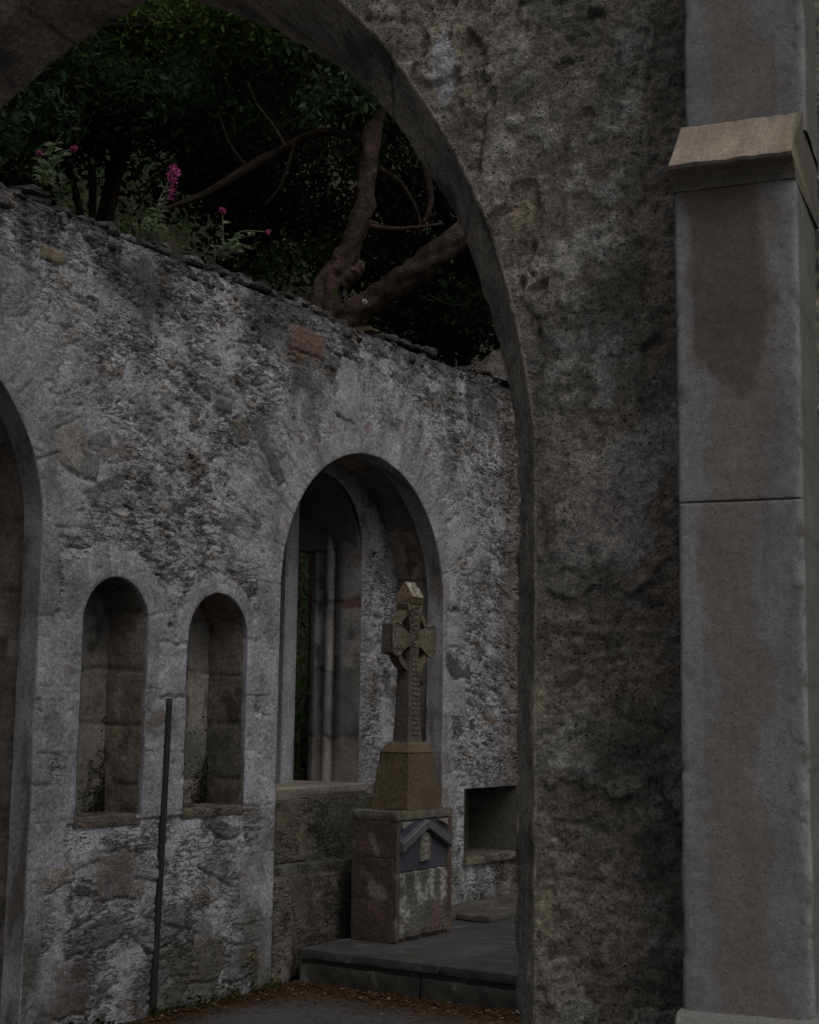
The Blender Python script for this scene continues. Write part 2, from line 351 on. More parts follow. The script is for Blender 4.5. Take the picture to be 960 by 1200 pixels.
def rubble(u, z, seed=0, big=None, polar=()):
    """height (m) and colour of the rubble facing"""
    z_ = z; z = z + .2 * u * sst(.9, 1.3, z)
    wu = u + .035 * fbm(u * 5, z * 7, 3, seed + 1); wz = z + .022 * fbm(u * 4, z * 9, 3, seed + 2) + .05 * fbm(u * .9, z * .9, 2, seed + 3)
    f1, f2, i1 = vor(wu / .10, wz / .040, seed + 4)
    g1, g2, i2 = vor(wu / .33, wz / .17, seed + 5)
    k1, k2, i3 = vor(wu / .055, wz / .022, seed + 6)
    if big is None: big = np.zeros(u.shape)
    e = lerp(f2 - f1, g2 - g1, big); idd = np.where(big > .5, i2, i1)
    zs = z; z = z_
    for (uc, zc, r0, r1) in polar:                     # long slates set radially round an arch head
        r = np.hypot(u - uc, z - zc); th = np.arctan2(z - zc, u - uc)
        p1, p2, ip = vor((th * r0 * 1.15 + .01 * fbm(u * 9, z * 9, 2, 5)) / .075, r / .3, seed + 9)
        m = sst(r0 - .02, r0 + .02, r) * (1 - sst(r1 - .08, r1 + .08, r + .1 * fbm(th * 5, r, 2, 3))) * (z > zc - .12)
        e = lerp(e, p2 - p1, m); idd = np.where(m > .5, ip, idd)
    pol = np.zeros(u.shape)
    for (uc, zc, r0, r1) in polar:
        r = np.hypot(u - uc, z - zc); pol = np.maximum(pol, sst(r0 - .02, r0 + .02, r) * (1 - sst(r1 - .1, r1 + .08, r + .1 * fbm(u * 4, z * 4, 2, 3))) * (z > zc))
    z = zs
    cover = fbm(u * 1.7, z * 2.3, 4, seed + 12) + .4 * fbm(u * 6, z * 6, 3, seed + 13)   # how far mortar is smeared over the stones
    z = z_
    ex = .85 * sst(.57, .62, idd - cover * .75) * sst(.02, .10, e + .05 * fbm(u * 30, z * 30, 2, seed + 46))
    gate = sst(-.15, .35, fbm(u * 2.4, z * 2.6, 3, seed + 14))
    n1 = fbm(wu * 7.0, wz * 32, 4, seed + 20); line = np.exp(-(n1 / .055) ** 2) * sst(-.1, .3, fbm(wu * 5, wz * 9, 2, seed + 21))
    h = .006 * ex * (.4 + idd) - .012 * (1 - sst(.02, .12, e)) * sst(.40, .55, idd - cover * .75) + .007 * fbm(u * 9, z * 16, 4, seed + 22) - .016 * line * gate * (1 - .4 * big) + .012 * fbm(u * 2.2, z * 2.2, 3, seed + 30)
    hole = sst(.40, .52, fbm(wu * 10, wz * 26, 3, seed + 40)) * (1 - .4 * big)
    h -= .022 * hole
    mort = C3(.40, .405, .43) * (1 + .26 * fbm(u * 3, z * 3, 5, seed + 50))[:, None]
    ids = (idd * 997) % 1.0; st = np.stack([lerp(.11, .34, ids), lerp(.111, .34, ids), lerp(.118, .355, ids)], -1)
    warm = ((idd * 331) % 1.0 > .78); st = np.where(warm[:, None], st * C3(1.1, .98, .82), st)
    st *= (1 + .3 * fbm(wu * 12, wz * 40, 3, seed + 47))[:, None]
    col = mixc(mort, st, ex); col = mixc(col, C3(.085, .082, .078), np.clip(.5 * hole + .35 * line * gate, 0, .6))  # shadow of the crevices painted into the colour, pits darkened too
    col = mixc(col, C3(.375, .38, .405), pol * .75 * sst(-.35, .1, fbm(u * 5, z * 5, 3, seed + 45))); h = lerp(h, h * .5, pol)
    return h, col, idd

def dress_face(u, z, h, col, seed):
    # black lichen under the coping, algae and damp near the ground: dirt with edges of its own
    st = fbm(u * 1.3, z * .55, 4, seed + 60); s2 = fbm(u * 6, z * 3, 4, seed + 61)
    top = sst(.0, .36, (z - 3.66) * .9 + st * .75 + s2 * .35)
    col = mixc(col, C3(.085, .083, .078), top * .85)
    streak = sst(.18, .5, fbm(u * 5.5, z * .5, 3, seed + 62)) * sst(2.9, 3.9, z + .4 * st)
    col = mixc(col, C3(.08, .078, .075), streak * .55)
    low = sst(.1, .6, (1.0 - z) * .55 + st * .8 + s2 * .5)
    col = mixc(col, C3(.105, .10, .08), low * .8)
    patch = sst(.30, .42, fbm(u * 1.9 + 5, z * 2.1, 4, seed + 63)); col = mixc(col, C3(.13, .125, .11), patch * .5)
    pale = sst(.22, .42, fbm(u * 1.1 + 9, z * 1.3, 3, seed + 64)) * sst(1, 2.2, z); col = mixc(col, C3(.43, .435, .47), pale * .55)
    rust = sst(.40, .5, fbm(u * 3.3 + 2, z * 3.6, 3, seed + 65)); col = mixc(col, C3(.20, .14, .105), rust * .6)
    return col

DRESS = [dict(AR, zb=0.0, wj=.14, wh=.19, nj=6, nv=13, alt=.13, seed=3, d1=.13), dict(AL, zb=0.0, wj=.13, wh=.20, nj=6, nv=9, alt=.10, seed=4, d1=.13),
         dict(NI[0], wj=.12, wh=.13, nj=3, nv=2, alt=.11, seed=5, d1=.03), dict(NI[1], wj=.10, wh=.09, nj=3, nv=3, alt=.12, seed=6, d1=.03)]
def dress_mask(u, z, q):
    """where the pale dressed stones round an opening lie, with their tones and joints"""
    uc, hw, zc, zb, sd_ = q['uc'], q['hw'], q['zc'], q['zb'], q['seed']
    nz = .03 * fbm(u * 8, z * 8, 4, sd_ + 60)
    side = np.sign(u - uc); s = np.abs(u - uc) - hw; hz = (zc - zb) / q['nj']; zz = (z - zb) / hz; k = np.floor(zz)
    wj = q['wj'] + q['alt'] * ((k + (side > 0)) % 2) * (.5 + hsh(k, side + 2, sd_))
    fj = np.minimum(zz - k, 1 - (zz - k)) * hz
    r = np.hypot(u - uc, z - zc); th = np.arctan2(z - zc, u - uc) / np.pi * q['nv'] + .15 * np.sin(sd_); kh = np.floor(th)
    wh = q['wh'] * (.8 + .6 * hsh(kh, kh * 0, sd_ + 7)); fh = np.minimum(th - kh, 1 - (th - kh)) * np.pi * r / q['nv']
    jam = (z < zc) & (z > zb - .02)
    d = np.where(jam, wj - s, np.where(z >= zc, wh - (r - hw), -1)); d = np.where(np.where(jam, s, r - hw) < -.03, -1, d)
    m = sst(-.008, .022, d + nz * 1.3)
    tone = .30 + .085 * np.where(jam, hsh(k, side + 5, sd_ + 1), hsh(kh, kh * 0 + 3, sd_ + 2))
    f = np.where(jam, fj, fh); j = np.exp(-(f / .0055) ** 2) * sst(-.4, .1, fbm(u * 6, z * 6, 2, sd_ + 3))
    return m, tone, j, np.where(jam, s, r - hw)

SINGLE = [(rect(1.01, 1.375, 3.79, 3.945), (.185, .12, .105), .85), (rect(1.40, 1.52, 3.74, 3.85), (.10, .10, .098), .8), (rect(-.055, .165, 1.655, 1.93), (.335, .335, .365), .75),
          ([(.63, 3.28), (.75, 3.34), (1.0, 2.98), (.94, 2.92)], (.115, .135, .13), .8), ([(.50, 3.24), (.62, 3.3), (.64, 3.15), (.56, 3.12)], (.13, .12, .085), .7),
          ([(2.87, 2.03), (3.12, 1.9), (3.2, 1.93), (3.22, 1.83), (2.98, 1.83), (2.9, 1.9)], (.07, .066, .058), .85), (rect(-1.04, -.86, 3.81, 3.885), (.20, .16, .10), .8),
          (rect(.34, .48, 3.28, 3.36), (.09, .09, .09), .7), (rect(.18, .29, 3.34, 3.42), (.09, .09, .09), .7), ([(1.5, 3.46), (1.56, 3.86), (1.74, 3.84), (1.73, 3.44)], (.34, .345, .37), .7),
          ([(2.86, 2.9), (3.02, 3.0), (3.1, 2.7), (2.9, 2.6)], (.33, .335, .36), .6), (rect(2.9, 3.12, 2.05, 2.3), (.32, .325, .35), .6), (rect(-.46, -.18, .62, .86), (.14, .11, .085), .6), (rect(-.7, -.5, .1, .35), (.12, .085, .07), .7),
          ([(-.86, 2.95), (-.72, 3.05), (-.62, 2.9), (-.7, 2.75), (-.82, 2.8)], (.26, .24, .19), .6), (rect(-.68, -.56, 2.74, 2.9), (.07, .07, .068), .6)]
def build_face():
    u, z, Fq, dist = wall_grid(-2.95, 4.6, 0, WTOP, .0095, holes)
    big = sst(-.1, .15, 1.0 - z + .25 * fbm(u * 2, z * 2, 2, 77))
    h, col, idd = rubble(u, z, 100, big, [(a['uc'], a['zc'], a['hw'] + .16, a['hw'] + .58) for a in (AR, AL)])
    near = sst(.0, .24, dist); h = h * lerp(.15, 1, near) - .010 * (1 - near)
    al = np.ones(len(u))
    for a_ in (AR, AL):                                # long pale slabs set on edge above the arches carry few crevices
        r_ = np.hypot(u - a_['uc'], z - a_['zc']); al *= 1 - .6 * sst(.1, .2, r_ - a_['hw']) * sst(.62, .48, r_ - a_['hw']) * (z > a_['zc'] + .2)
    for q in DRESS:                                    # flush dressed stones round the openings
        m, tone, j, s_ = dress_mask(u, z, q)
        dc = np.stack([tone, tone, tone * 1.07], -1) * (1 + .2 * fbm(u * 7, z * 7, 4, 120))[:, None]
        dc = mixc(dc, C3(.19, .18, .16), .6 * sst(.1, .4, fbm(u * 4, z * 3, 4, 121)))
        dc = mixc(dc, C3(.09, .085, .075), j * .75)
        al *= 1 - .9 * m; col = mixc(col, dc, m * .95); pit = sst(.3, .5, fbm(u * 16, z * 22, 3, 122))
        h = lerp(h, .003 + .003 * fbm(u * 20, z * 20, 3, 123) - .008 * pit - .007 * j - .005 * sst(.02, 0, s_), m)
    col = dress_face(u, z, h, col, 100)
    for poly, c, amt in SINGLE:                        # single stones that stand out of the facing
        pu = u + .035 * fbm(u * 9, z * 9, 4, 130); pz = z + .03 * fbm(u * 9 + 5, z * 9, 4, 131)
        near_ = (np.abs(u - np.mean([p for p, q in poly])) < .5) & (np.abs(z - np.mean([q for p, q in poly])) < .5)
        dd = np.full(u.shape, 9.); d_, _, _ = seg_dist(pu[near_], pz[near_], poly, True); dd[near_] = np.where(inside(pu[near_], pz[near_], poly), -d_, d_)
        m = sst(.006, -.008, dd); rim = np.exp(-((dd - .006) / .009) ** 2)
        cs = C3(*c) * (1 + .3 * fbm(u * 9, z * 12, 4, 132))[:, None]; col = mixc(col, cs, m * amt); al *= 1 - .7 * m; h = lerp(h, .006 + .005 * fbm(u * 12, z * 18, 3, 133), m) - .012 * rim
    brown = sst(3.45, 4.0, u + .25 * fbm(u * 2, z * 2, 3, 70)); col = mixc(col, C3(.15, .12, .095), brown * .75)
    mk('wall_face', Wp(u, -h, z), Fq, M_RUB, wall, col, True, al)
build_face()

# back, top and ends of the wall
ac = Acc()
cc = C3(.12, .115, .10)
for (u0, u1, z0, z1) in [(-2.95, 1.7, 0, WTOP), (2.80, 4.6, 0, WTOP), (1.7, 2.80, 0, 1.08), (1.7, 2.80, 3.12, WTOP)]:
    ac.add(Wp([u0, u1, u1, u0], 1.02, [z0, z0, z1, z1]), [[0, 1, 2, 3]], cc)
ac.add(Wp([-2.95, 4.6, 4.6, -2.95], [.03, .03, 1.02, 1.02], WTOP - .03), [[0, 1, 2, 3]], cc)
for uu in (-2.95, 4.6): ac.add(Wp([uu] * 4, [0, 1.02, 1.02, 0], [0, 0, WTOP, WTOP]), [[0, 1, 2, 3]], cc)
ac.build('wall_back', M_RUB, wall)

# ---- coping of thin slabs
def build_coping():
    ac = Acc()
    for row, (zb, hh) in enumerate([(WTOP - .07, .05), (WTOP - .015, .05), (WTOP + .035, .045), (WTOP + .075, .035)]):
        u = -2.95
        while u < 4.6:
            L = random.choice([random.uniform(.08, .16), random.uniform(.14, .34)]); g = random.uniform(.002, .014)
            d0 = random.uniform(-.006, .03) + row * .014; h2 = hh * random.uniform(.7, 1.2)
            if row >= 2 and random.random() < (.25, .6)[row - 2]: u += L; continue
            dz = random.uniform(-.012, .012); n = max(4, int(L / .022)); sd_ = random.randint(0, 999); tl = random.uniform(-.03, .03)
            us = np.linspace(u + g, u + L - g, n + 1); T = []; m = 8
            ds = np.r_[d0, d0 + .012, d0 + .04, d0 + .1, .25, .45, .7, .95 - row * .04]
            zt = zb + dz + h2 + tl * (us - u); zl = zb + dz - .004
            prof = []                                 # one section: under edge, face, top, back
            V = []
            for a_i, uu in enumerate(us):
                e_ = min(a_i, n - a_i) == 0
                dn = .04 * float(fbm(np.array([uu * 16.0]), np.array([zb * 30 + sd_]), 3, 5)[0]); hn = .03 * float(fbm(np.array([uu * 14.0]), np.array([sd_ * 1.7]), 3, 6)[0])
                sh = .012 if e_ else 0
                V += [(uu, .98, zl), (uu, d0 + dn + .01 + sh, zl), (uu, d0 + dn + sh - .004, zl + h2 * .3), (uu, d0 + dn * 1.4 + sh, zt[a_i] - h2 * .35 + hn), (uu, d0 + dn + .014 + sh, zt[a_i] + hn - .004 - sh * .5),
                      (uu, d0 + .08, zt[a_i] + hn * .5 + .004 - sh * .5), (uu, .5, zt[a_i] + .01), (uu, .98, zt[a_i])]
            V = np.array(V); F = [list(f) for f in grid_faces(n + 1, 8)] + [list(range(8)), [n * 8 + j for j in range(8)][::-1]] + [[i * 8 + 7, i * 8, (i + 1) * 8, (i + 1) * 8 + 7] for i in range(n)]
            t = random.random(); c = lerp(.05, .15, t * t) * C3(1, .98, .95)
            if random.random() < .04: c = C3(.14, .115, .075)
            K = np.tile(c, (len(V), 1)); K = mixc(K, C3(.27, .27, .28), .7 * sst(.1, .4, fbm(V[:, 0] * 6, V[:, 2] * 12, 3, 31)))
            ac.add(Wp(V[:, 0], V[:, 1], V[:, 2]), F, K); u += L
    ac.build('coping', M_RUB, wall)
build_coping()

# ---- dressed reveals of the openings
def reveal(q, name='arch_reveal'):
    uc, hw, zc, zb, d1 = q['uc'], q['hw'], q['zc'], q['zb'], q['d1']
    path = arch_poly(uc, hw, zc, zb, 60); P = []
    for i in range(len(path) - 1):
        a, b = path[i], path[i + 1]; m = max(1, int(math.hypot(b[0] - a[0], b[1] - a[1]) / .02))
        P += [(a[0] + (b[0] - a[0]) * k / m, a[1] + (b[1] - a[1]) * k / m) for k in range(m)]
    P.append(path[-1]); P = np.array(P); ds = np.array([-.0035, 0, .006, .02, .04, .06, .08, .10, .13, .2]); ds = np.r_[ds[ds < d1], d1]; nd = len(ds)
    U = np.repeat(P[:, 0], nd); Z = np.repeat(P[:, 1], nd); Dd = np.tile(ds, len(P))
    m, tone, j, w_ = dress_mask(U + np.sign(U - uc) * .01 * (Z < zc), np.where(Z > zc, zc + (Z - zc) * 1.01, Z), q)
    col = np.stack([tone, tone, tone * 1.07], -1) * (1 + .22 * fbm(U * 5 + Dd * 7, Z * 5, 4, 91))[:, None] * .85
    col = mixc(col, C3(.12, .105, .085), .8 * sst(.0, .35, fbm(U * 3 + Dd * 9, Z * 2.2, 4, 92)))
    off = .005 * fbm(Dd * 14 + U * 4, Z * 7, 3, 93) + .004 * j + .004 * (Dd < 0)
    cu = U - uc; cz = np.maximum(Z - zc, 0); nr = np.hypot(cu, cz) + 1e-6
    mk(name, Wp(U + cu / nr * off, Dd, Z + cz / nr * off), grid_faces(len(P), nd), M_DRS, wall, col)
for q in DRESS: reveal(q, 'arch_reveal' if q['hw'] > .5 else 'niche_reveal')

# ---- niches
def course_col(u, z, seed, base=C3(.17, .15, .125), hc=.30):
    zz = z + .03 * fbm(u * 3, z * 3, 2, seed); k = np.floor(zz / hc); fz = zz / hc - k
    t = hsh(k, np.zeros_like(k), seed)
    c = np.outer(.72 + .5 * t, base); c[:, 0] *= 1 + .12 * (t - .5)
    j = 1 - sst(0.01, .05, np.minimum(fz, 1 - fz) + .02 * fbm(u * 9, z * 9, 2, seed + 5))
    c *= (1 + .5 * fbm(u * 4, z * 4, 5, seed + 2))[:, None]; c = mixc(c, C3(.05, .047, .04), j * .75 * sst(-.3, .2, fbm(u * 5, z * 5, 3, seed + 4)))
    bl = sst(.22, .4, fbm(u * 6, z * 4, 4, seed + 3)); c = mixc(c, C3(.07, .065, .055), bl * .8); c = mixc(c, C3(.25, .235, .215), .5 * sst(.2, .4, fbm(u * 3 + 8, z * 3, 4, seed + 6)))
    return c, j
def niche(n, seed):
    ac = Acc(); uc, hw, zc, zb = n['uc'], n['hw'], n['zc'], n['zb']; D = .30
    path = arch_poly(uc, hw, zc, zb, 26); P = []
    for i in range(len(path) - 1):                     # resample the jambs too
        a, b = path[i], path[i + 1]; m = max(1, int(math.hypot(b[0] - a[0], b[1] - a[1]) / .014))
        P += [(a[0] + (b[0] - a[0]) * k / m, a[1] + (b[1] - a[1]) * k / m) for k in range(m)]
    P.append(path[-1]); P = np.array(P); ds = np.linspace(.02, D, 24)
    U = np.repeat(P[:, 0], 24); Z = np.repeat(P[:, 1], 24); Dd = np.tile(ds, len(P))
    arc = np.repeat(np.arange(len(P)) * .014, 24)
    col, j = course_col(Dd, Z, seed)
    off = .012 * fbm(arc * 6, Dd * 8, 3, seed) + .006 * j
    cu = U - uc; cz = np.maximum(Z - zc, 0); nrm = np.hypot(cu, cz) + 1e-6
    U2 = U + cu / nrm * off; Z2 = Z + cz / nrm * off
    ac.add(Wp(U2, Dd, Z2), grid_faces(len(P), 24), col)
    nz, nu = 90, 30; zz = np.linspace(zb, zc + hw, nz); V = []; K = []
    for q in zz:
        ww = hw if q < zc else math.sqrt(max(hw * hw - (q - zc) ** 2, 0)); V += [(uc + ww * 1.02 * (2 * k / (nu - 1) - 1), q) for k in range(nu)]
    V = np.array(V); col, j = course_col(V[:, 0] + 3, V[:, 1], seed + 9, C3(.22, .205, .185))
    ac.add(Wp(V[:, 0], D - .012 + .012 * fbm(V[:, 0] * 6, V[:, 1] * 6, 3, seed) + .006 * j, V[:, 1]), grid_faces(nz, nu), col)
    ac.build('niche', M_SAND, wall, True)
    # rough sill
    s = Acc(); nbox(s, uc - hw - .01, uc + hw + .01, .0, D, zb - .05, zb + .004, C3(.15, .125, .105), .018, .012); s.build('niche_sill', M_RUB, wall, True)
    # moss in the bottom corner
    k = 700; x = rng.random(k); q = rng.exponential(.10, k); dd = rng.random(k) * D
    base = Wp(uc + hw - .005 - rng.exponential(.045, k), D - .025 - .012 * rng.random(k), zb + np.minimum(q, .5))
    base = base[fbm(q * 9 + seed, x * 3, 3, seed) > -.12]
    V, Fc, K = leaves(base, .010, C3(.04, .042, .02), .4)
    o = mk('moss', V, Fc, M_LEAF, wall, K, False); o['kind'] = 'stuff'
def leaves(P, size, col, var=.4, flat=0.0, asp=.5):
    n = len(P); a = rng.normal(size=(n, 3)); a /= np.linalg.norm(a, axis=1)[:, None]
    b = rng.normal(size=(n, 3)); b -= (b * a).sum(1)[:, None] * a; b /= np.linalg.norm(b, axis=1)[:, None] + 1e-9
    if flat:
        a[:, 2] *= 1 - flat; a /= np.linalg.norm(a, axis=1)[:, None]; b = np.cross(a, [0, 0, 1.]) * .9 + b * (1 - flat); b /= np.linalg.norm(b, axis=1)[:, None]
    s = size * (0.6 + .8 * rng.random(n))[:, None]
    nn = np.cross(a, b)
    V = np.stack([P - a * s, P + b * s * asp + nn * s * .12, P + a * s, P - b * s * asp + nn * s * .12], 1).reshape(-1, 3)
    Fc = np.arange(4 * n).reshape(n, 4)
    k = (1 + var * (rng.random(n) * 2 - 1))[:, None] * np.asarray(col, float)
    k = k * (1 + .15 * rng.normal(size=(n, 1)) * C3(1, .2, .6))
    return V, Fc, np.repeat(np.clip(k, 0, 1), 4, 0)
for q, n in enumerate(NI): niche(n, 40 + q * 7)

# ---- recess behind each big arch
def recess(a, window, seed):
    uc, hw, zc = a['uc'], a['hw'], a['zc']; D0, D1 = .13, .42
    ac = Acc(); R = hw + .055; ze = zc - .02
    path = np.array(arch_poly(uc, R, ze, 0, 50)); P = []
    for i in range(len(path) - 1):
        p, q = path[i], path[i + 1]; m = max(1, int(np.hypot(*(q - p)) / .016)); P += [p + (q - p) * k / m for k in range(m)]
    P.append(path[-1]); P = np.array(P); nd = 22; ds = np.linspace(D0 - .02, D1 + .03, nd)
    U = np.repeat(P[:, 0], nd); Z = np.repeat(P[:, 1], nd); Dd = np.tile(ds, len(P)); arc = np.repeat(np.arange(len(P)) * .016, nd)
    col, j = course_col(Dd, Z, seed, C3(.235, .205, .175), .36)
    cu = U - uc; cz = np.maximum(Z - ze, 0); nrm = np.hypot(cu, cz) + 1e-6
    off = .02 * fbm(arc * 4, Dd * 6, 3, seed) + .008 * j
    ac.add(Wp(U + cu / nrm * off, Dd, Z + cz / nrm * off), grid_faces(len(P), nd), col)
    ac.build('recess_lining', M_SAND, wall, True)
    hl = [[(1.50, 1.10), (2.425, 1.10)] + [(1.9625 + .4625 * math.cos(t), 2.72 + .46 * math.sin(t)) for t in np.linspace(0, math.pi, 24)]] if window else []
    u, z, Fq, dist = wall_grid(uc - R - .03, uc + R + .03, 0, ze + R + .03, .018, hl)
    h, col, idd = rubble(u, z, seed + 300, np.full(u.shape, .3))
    col = dress_face(u, z * .6 + 1, h, col, seed + 300); edge = 1 - sst(.0, .12, dist - .06)
    t = np.floor(z / .33); tn = hsh(t, t * 0, 8)
    col = mixc(col, np.stack([.27 + .1 * tn, .265 + .1 * tn, .265 + .1 * tn], -1), edge * .9)
    h = h * lerp(.1, 1, sst(.02, .2, dist))
    mk('recess_back', Wp(u, D1 - h, z), Fq, M_RUB, wall, col)
recess(AR, True, 11); recess(AL, False, 23)

# ---- window in the middle recess: mullion, moulded jamb, sill, head
def strip(prof, z0, z1, nz, fcol, name, mat, parent, seed, amp=.006):
    pr = np.array(prof, float); zz = np.linspace(z0, z1, nz); k = len(pr)
    U = np.tile(pr[:, 0], nz); Dd = np.tile(pr[:, 1], nz); Z = np.repeat(zz, k)
    U = U + amp * fbm(Dd * 12 + U * 9, Z * 6, 3, seed)
    return mk(name, Wp(U, Dd, Z), grid_faces(nz, k), mat, parent, fcol(U, Dd, Z))
win = Acc()
V, Fc = prism(rect(1.40, 2.46, 1.035, 1.10), lambda p, q, t: Wp(p, t, q), .36, 1.0, .012, .01); win.add(V, Fc, C3(.24, .215, .19))
sill = win.build('window_sill', M_DRS, wall)
def jamb_prof():
    p = [(2.425, .415), (2.424, .44), (2.422, .50), (2.421, .56), (2.42, .63), (2.446, .64), (2.446, .66)]
    for t in np.linspace(0, 180, 9): p.append((2.446 - .034 * math.sin(math.radians(t)), .70 - .04 * math.cos(math.radians(t))))
    p += [(2.46, .76), (2.46, .80), (2.445, .81), (2.445, .84), (2.47, .86), (2.47, .88), (2.62, .95), (2.82, 1.018)]
    return p
def jcol(U, Dd, Z):
    c, j = course_col(Dd * 2, Z, 5, C3(.26, .26, .25), .47)
    red = sst(.1, .3, fbm(U * 3 + 4, Z * 1.6, 3, 31) - .0) * (Dd < .6) * (Z > 2.3); c = mixc(c, C3(.17, .105, .085), red * .8)
    return c
strip(jamb_prof(), 1.10, 3.16, 150, jcol, 'window_jamb', M_DRS, wall, 3)
strip([(1.50, 1.02), (1.50, .70), (1.50, .415)], 1.10, 3.1, 30, jcol, 'window_jamb', M_DRS, wall, 9)
mp = [(q - .035, e_) for q, e_ in [(1.985, .72), (2.0, .70), (2.10, .70), (2.117, .72), (2.117, .86), (2.10, .88), (2.0, .88), (1.985, .86), (1.985, .72)]]
strip(mp, 1.10, 3.05, 60, lambda U, D, Z: np.tile(C3(.27, .285, .30), (len(U), 1)) * (1 + .15 * fbm(U * 6, Z * 4, 3, 2))[:, None], 'mullion', M_DRS, wall, 6, .003)
h = Acc()
V, Fc = prism([(1.9625 + .4625 * math.cos(t), 2.72 + .46 * math.sin(t)) for t in np.linspace(math.pi, 0, 24)] + [(2.6, 2.72), (2.6, 3.4), (1.35, 3.4), (1.35, 2.72)],
              lambda p, q, t: Wp(p, t, q), .46, 1.01); h.add(V, Fc, C3(.15, .14, .12)); h.build('window_head', M_DRS, wall)
# stone benches and blocks at the foot of the recess
b = Acc()
def bl(acc, u0, u1, d0, d1, z0, z1, c, bev=.015, jit=.016, f=Wp):
    nbox(acc, u0, u1, min(d0, d1), max(d0, d1), z0, z1, c, .022, jit * .9, bev, f, .35)
bl(b, .96, 1.75, .33, .5, .64, 1.03, C3(.14, .13, .105)); bl(b, 1.76, 2.5, .34, .5, .60, 1.035, C3(.105, .10, .083))
bl(b, 1.0, 2.6, .22, .5, .55, .635, C3(.10, .097, .083)); bl(b, .94, 1.22, .03, .45, .0, .60, C3(.16, .145, .125)); bl(b, 1.225, 1.9, .06, .45, .0, .585, C3(.095, .085, .07))
bl(b, 1.91, 2.84, .10, .45, .0, .56, C3(.09, .083, .07))
b.build('bench', M_RUB, wall, True)

# ---- square wall cupboard
def aumbry():
    u0, u1, z0, z1 = AUM; D = .42; ac = Acc(); c = C3(.10, .095, .08)
    ac.add(Wp([u0, u1, u1, u0] * 2, [.0] * 4 + [D] * 4, [z0, z0, z1, z1] * 2), [[0, 1, 5, 4], [1, 2, 6, 5], [2, 3, 7, 6], [3, 0, 4, 7], [4, 5, 6, 7]], c)
    ac.add(Wp([u0 - .02, u1 + .03, u1 + .03, u0 - .02], [-.02, -.02, .1, .1], [z0 - .005] * 4), [[0, 1, 2, 3]], C3(.2, .17, .14))
    ac.build('aumbry', M_SAND, wall)
    bb = Acc(); bl(bb, u0 - .02, u1 + .1, -.028, .10, z0 - .05, z0 + .002, C3(.19, .165, .135), .012, .012); bb.build('aumbry_sill', M_RUB, wall, True)
aumbry()
# ---- return wall closing the bay on the right
ret = empty('return_wall', Wp(4.0, -.4, 0), 'brown rubble return wall closing the bay behind the near arch, ragged top', 'wall')
def build_return():
    d = np.linspace(1.6, -1.5, 160); z = np.linspace(0, 1, 200); Dg, Zn = np.meshgrid(d, z, indexing='ij'); Dg = Dg.ravel(); Zn = Zn.ravel()
    topz = 4.55 + .28 * np.clip(Dg + .2, -.6, 1.0) * -1 + .12 * fbm(Dg * 3, Dg * 0, 3, 4)
    Z = Zn * topz; h, col, idd = rubble(Dg, Z, 700, np.full(Dg.shape, .4)); col = mixc(col, C3(.17, .125, .095), .7)
    mk('wall_face', Wp(3.98 - h, Dg, Z), grid_faces(160, 200), M_RUB, ret, col)
    ac = Acc(); tz = [4.45, 4.9]
    dd = np.linspace(1.6, -1.5, 30); t2 = 4.55 - .28 * np.clip(dd + .2, -.6, 1.0) + .12 * fbm(dd * 3, dd * 0, 3, 4)
    V = np.vstack([Wp(3.985, dd, t2), Wp(4.6, dd, t2 - .03), Wp(4.6, dd, dd * 0)])
    ac.add(V, [[i, i + 1, 31 + i, 30 + i] for i in range(29)] + [[30 + i, 31 + i, 61 + i, 60 + i] for i in range(29)], C3(.14, .11, .09))
    for dq, k in ((1.6, 0), (-1.5, 29)): ac.add(Wp([3.985, 4.6, 4.6, 3.985], dq, [0, 0, t2[k] - .03, t2[k]]), [[0, 1, 2, 3]], C3(.14, .11, .09))
    ac.build('wall_back', M_RUB, ret)
build_return()

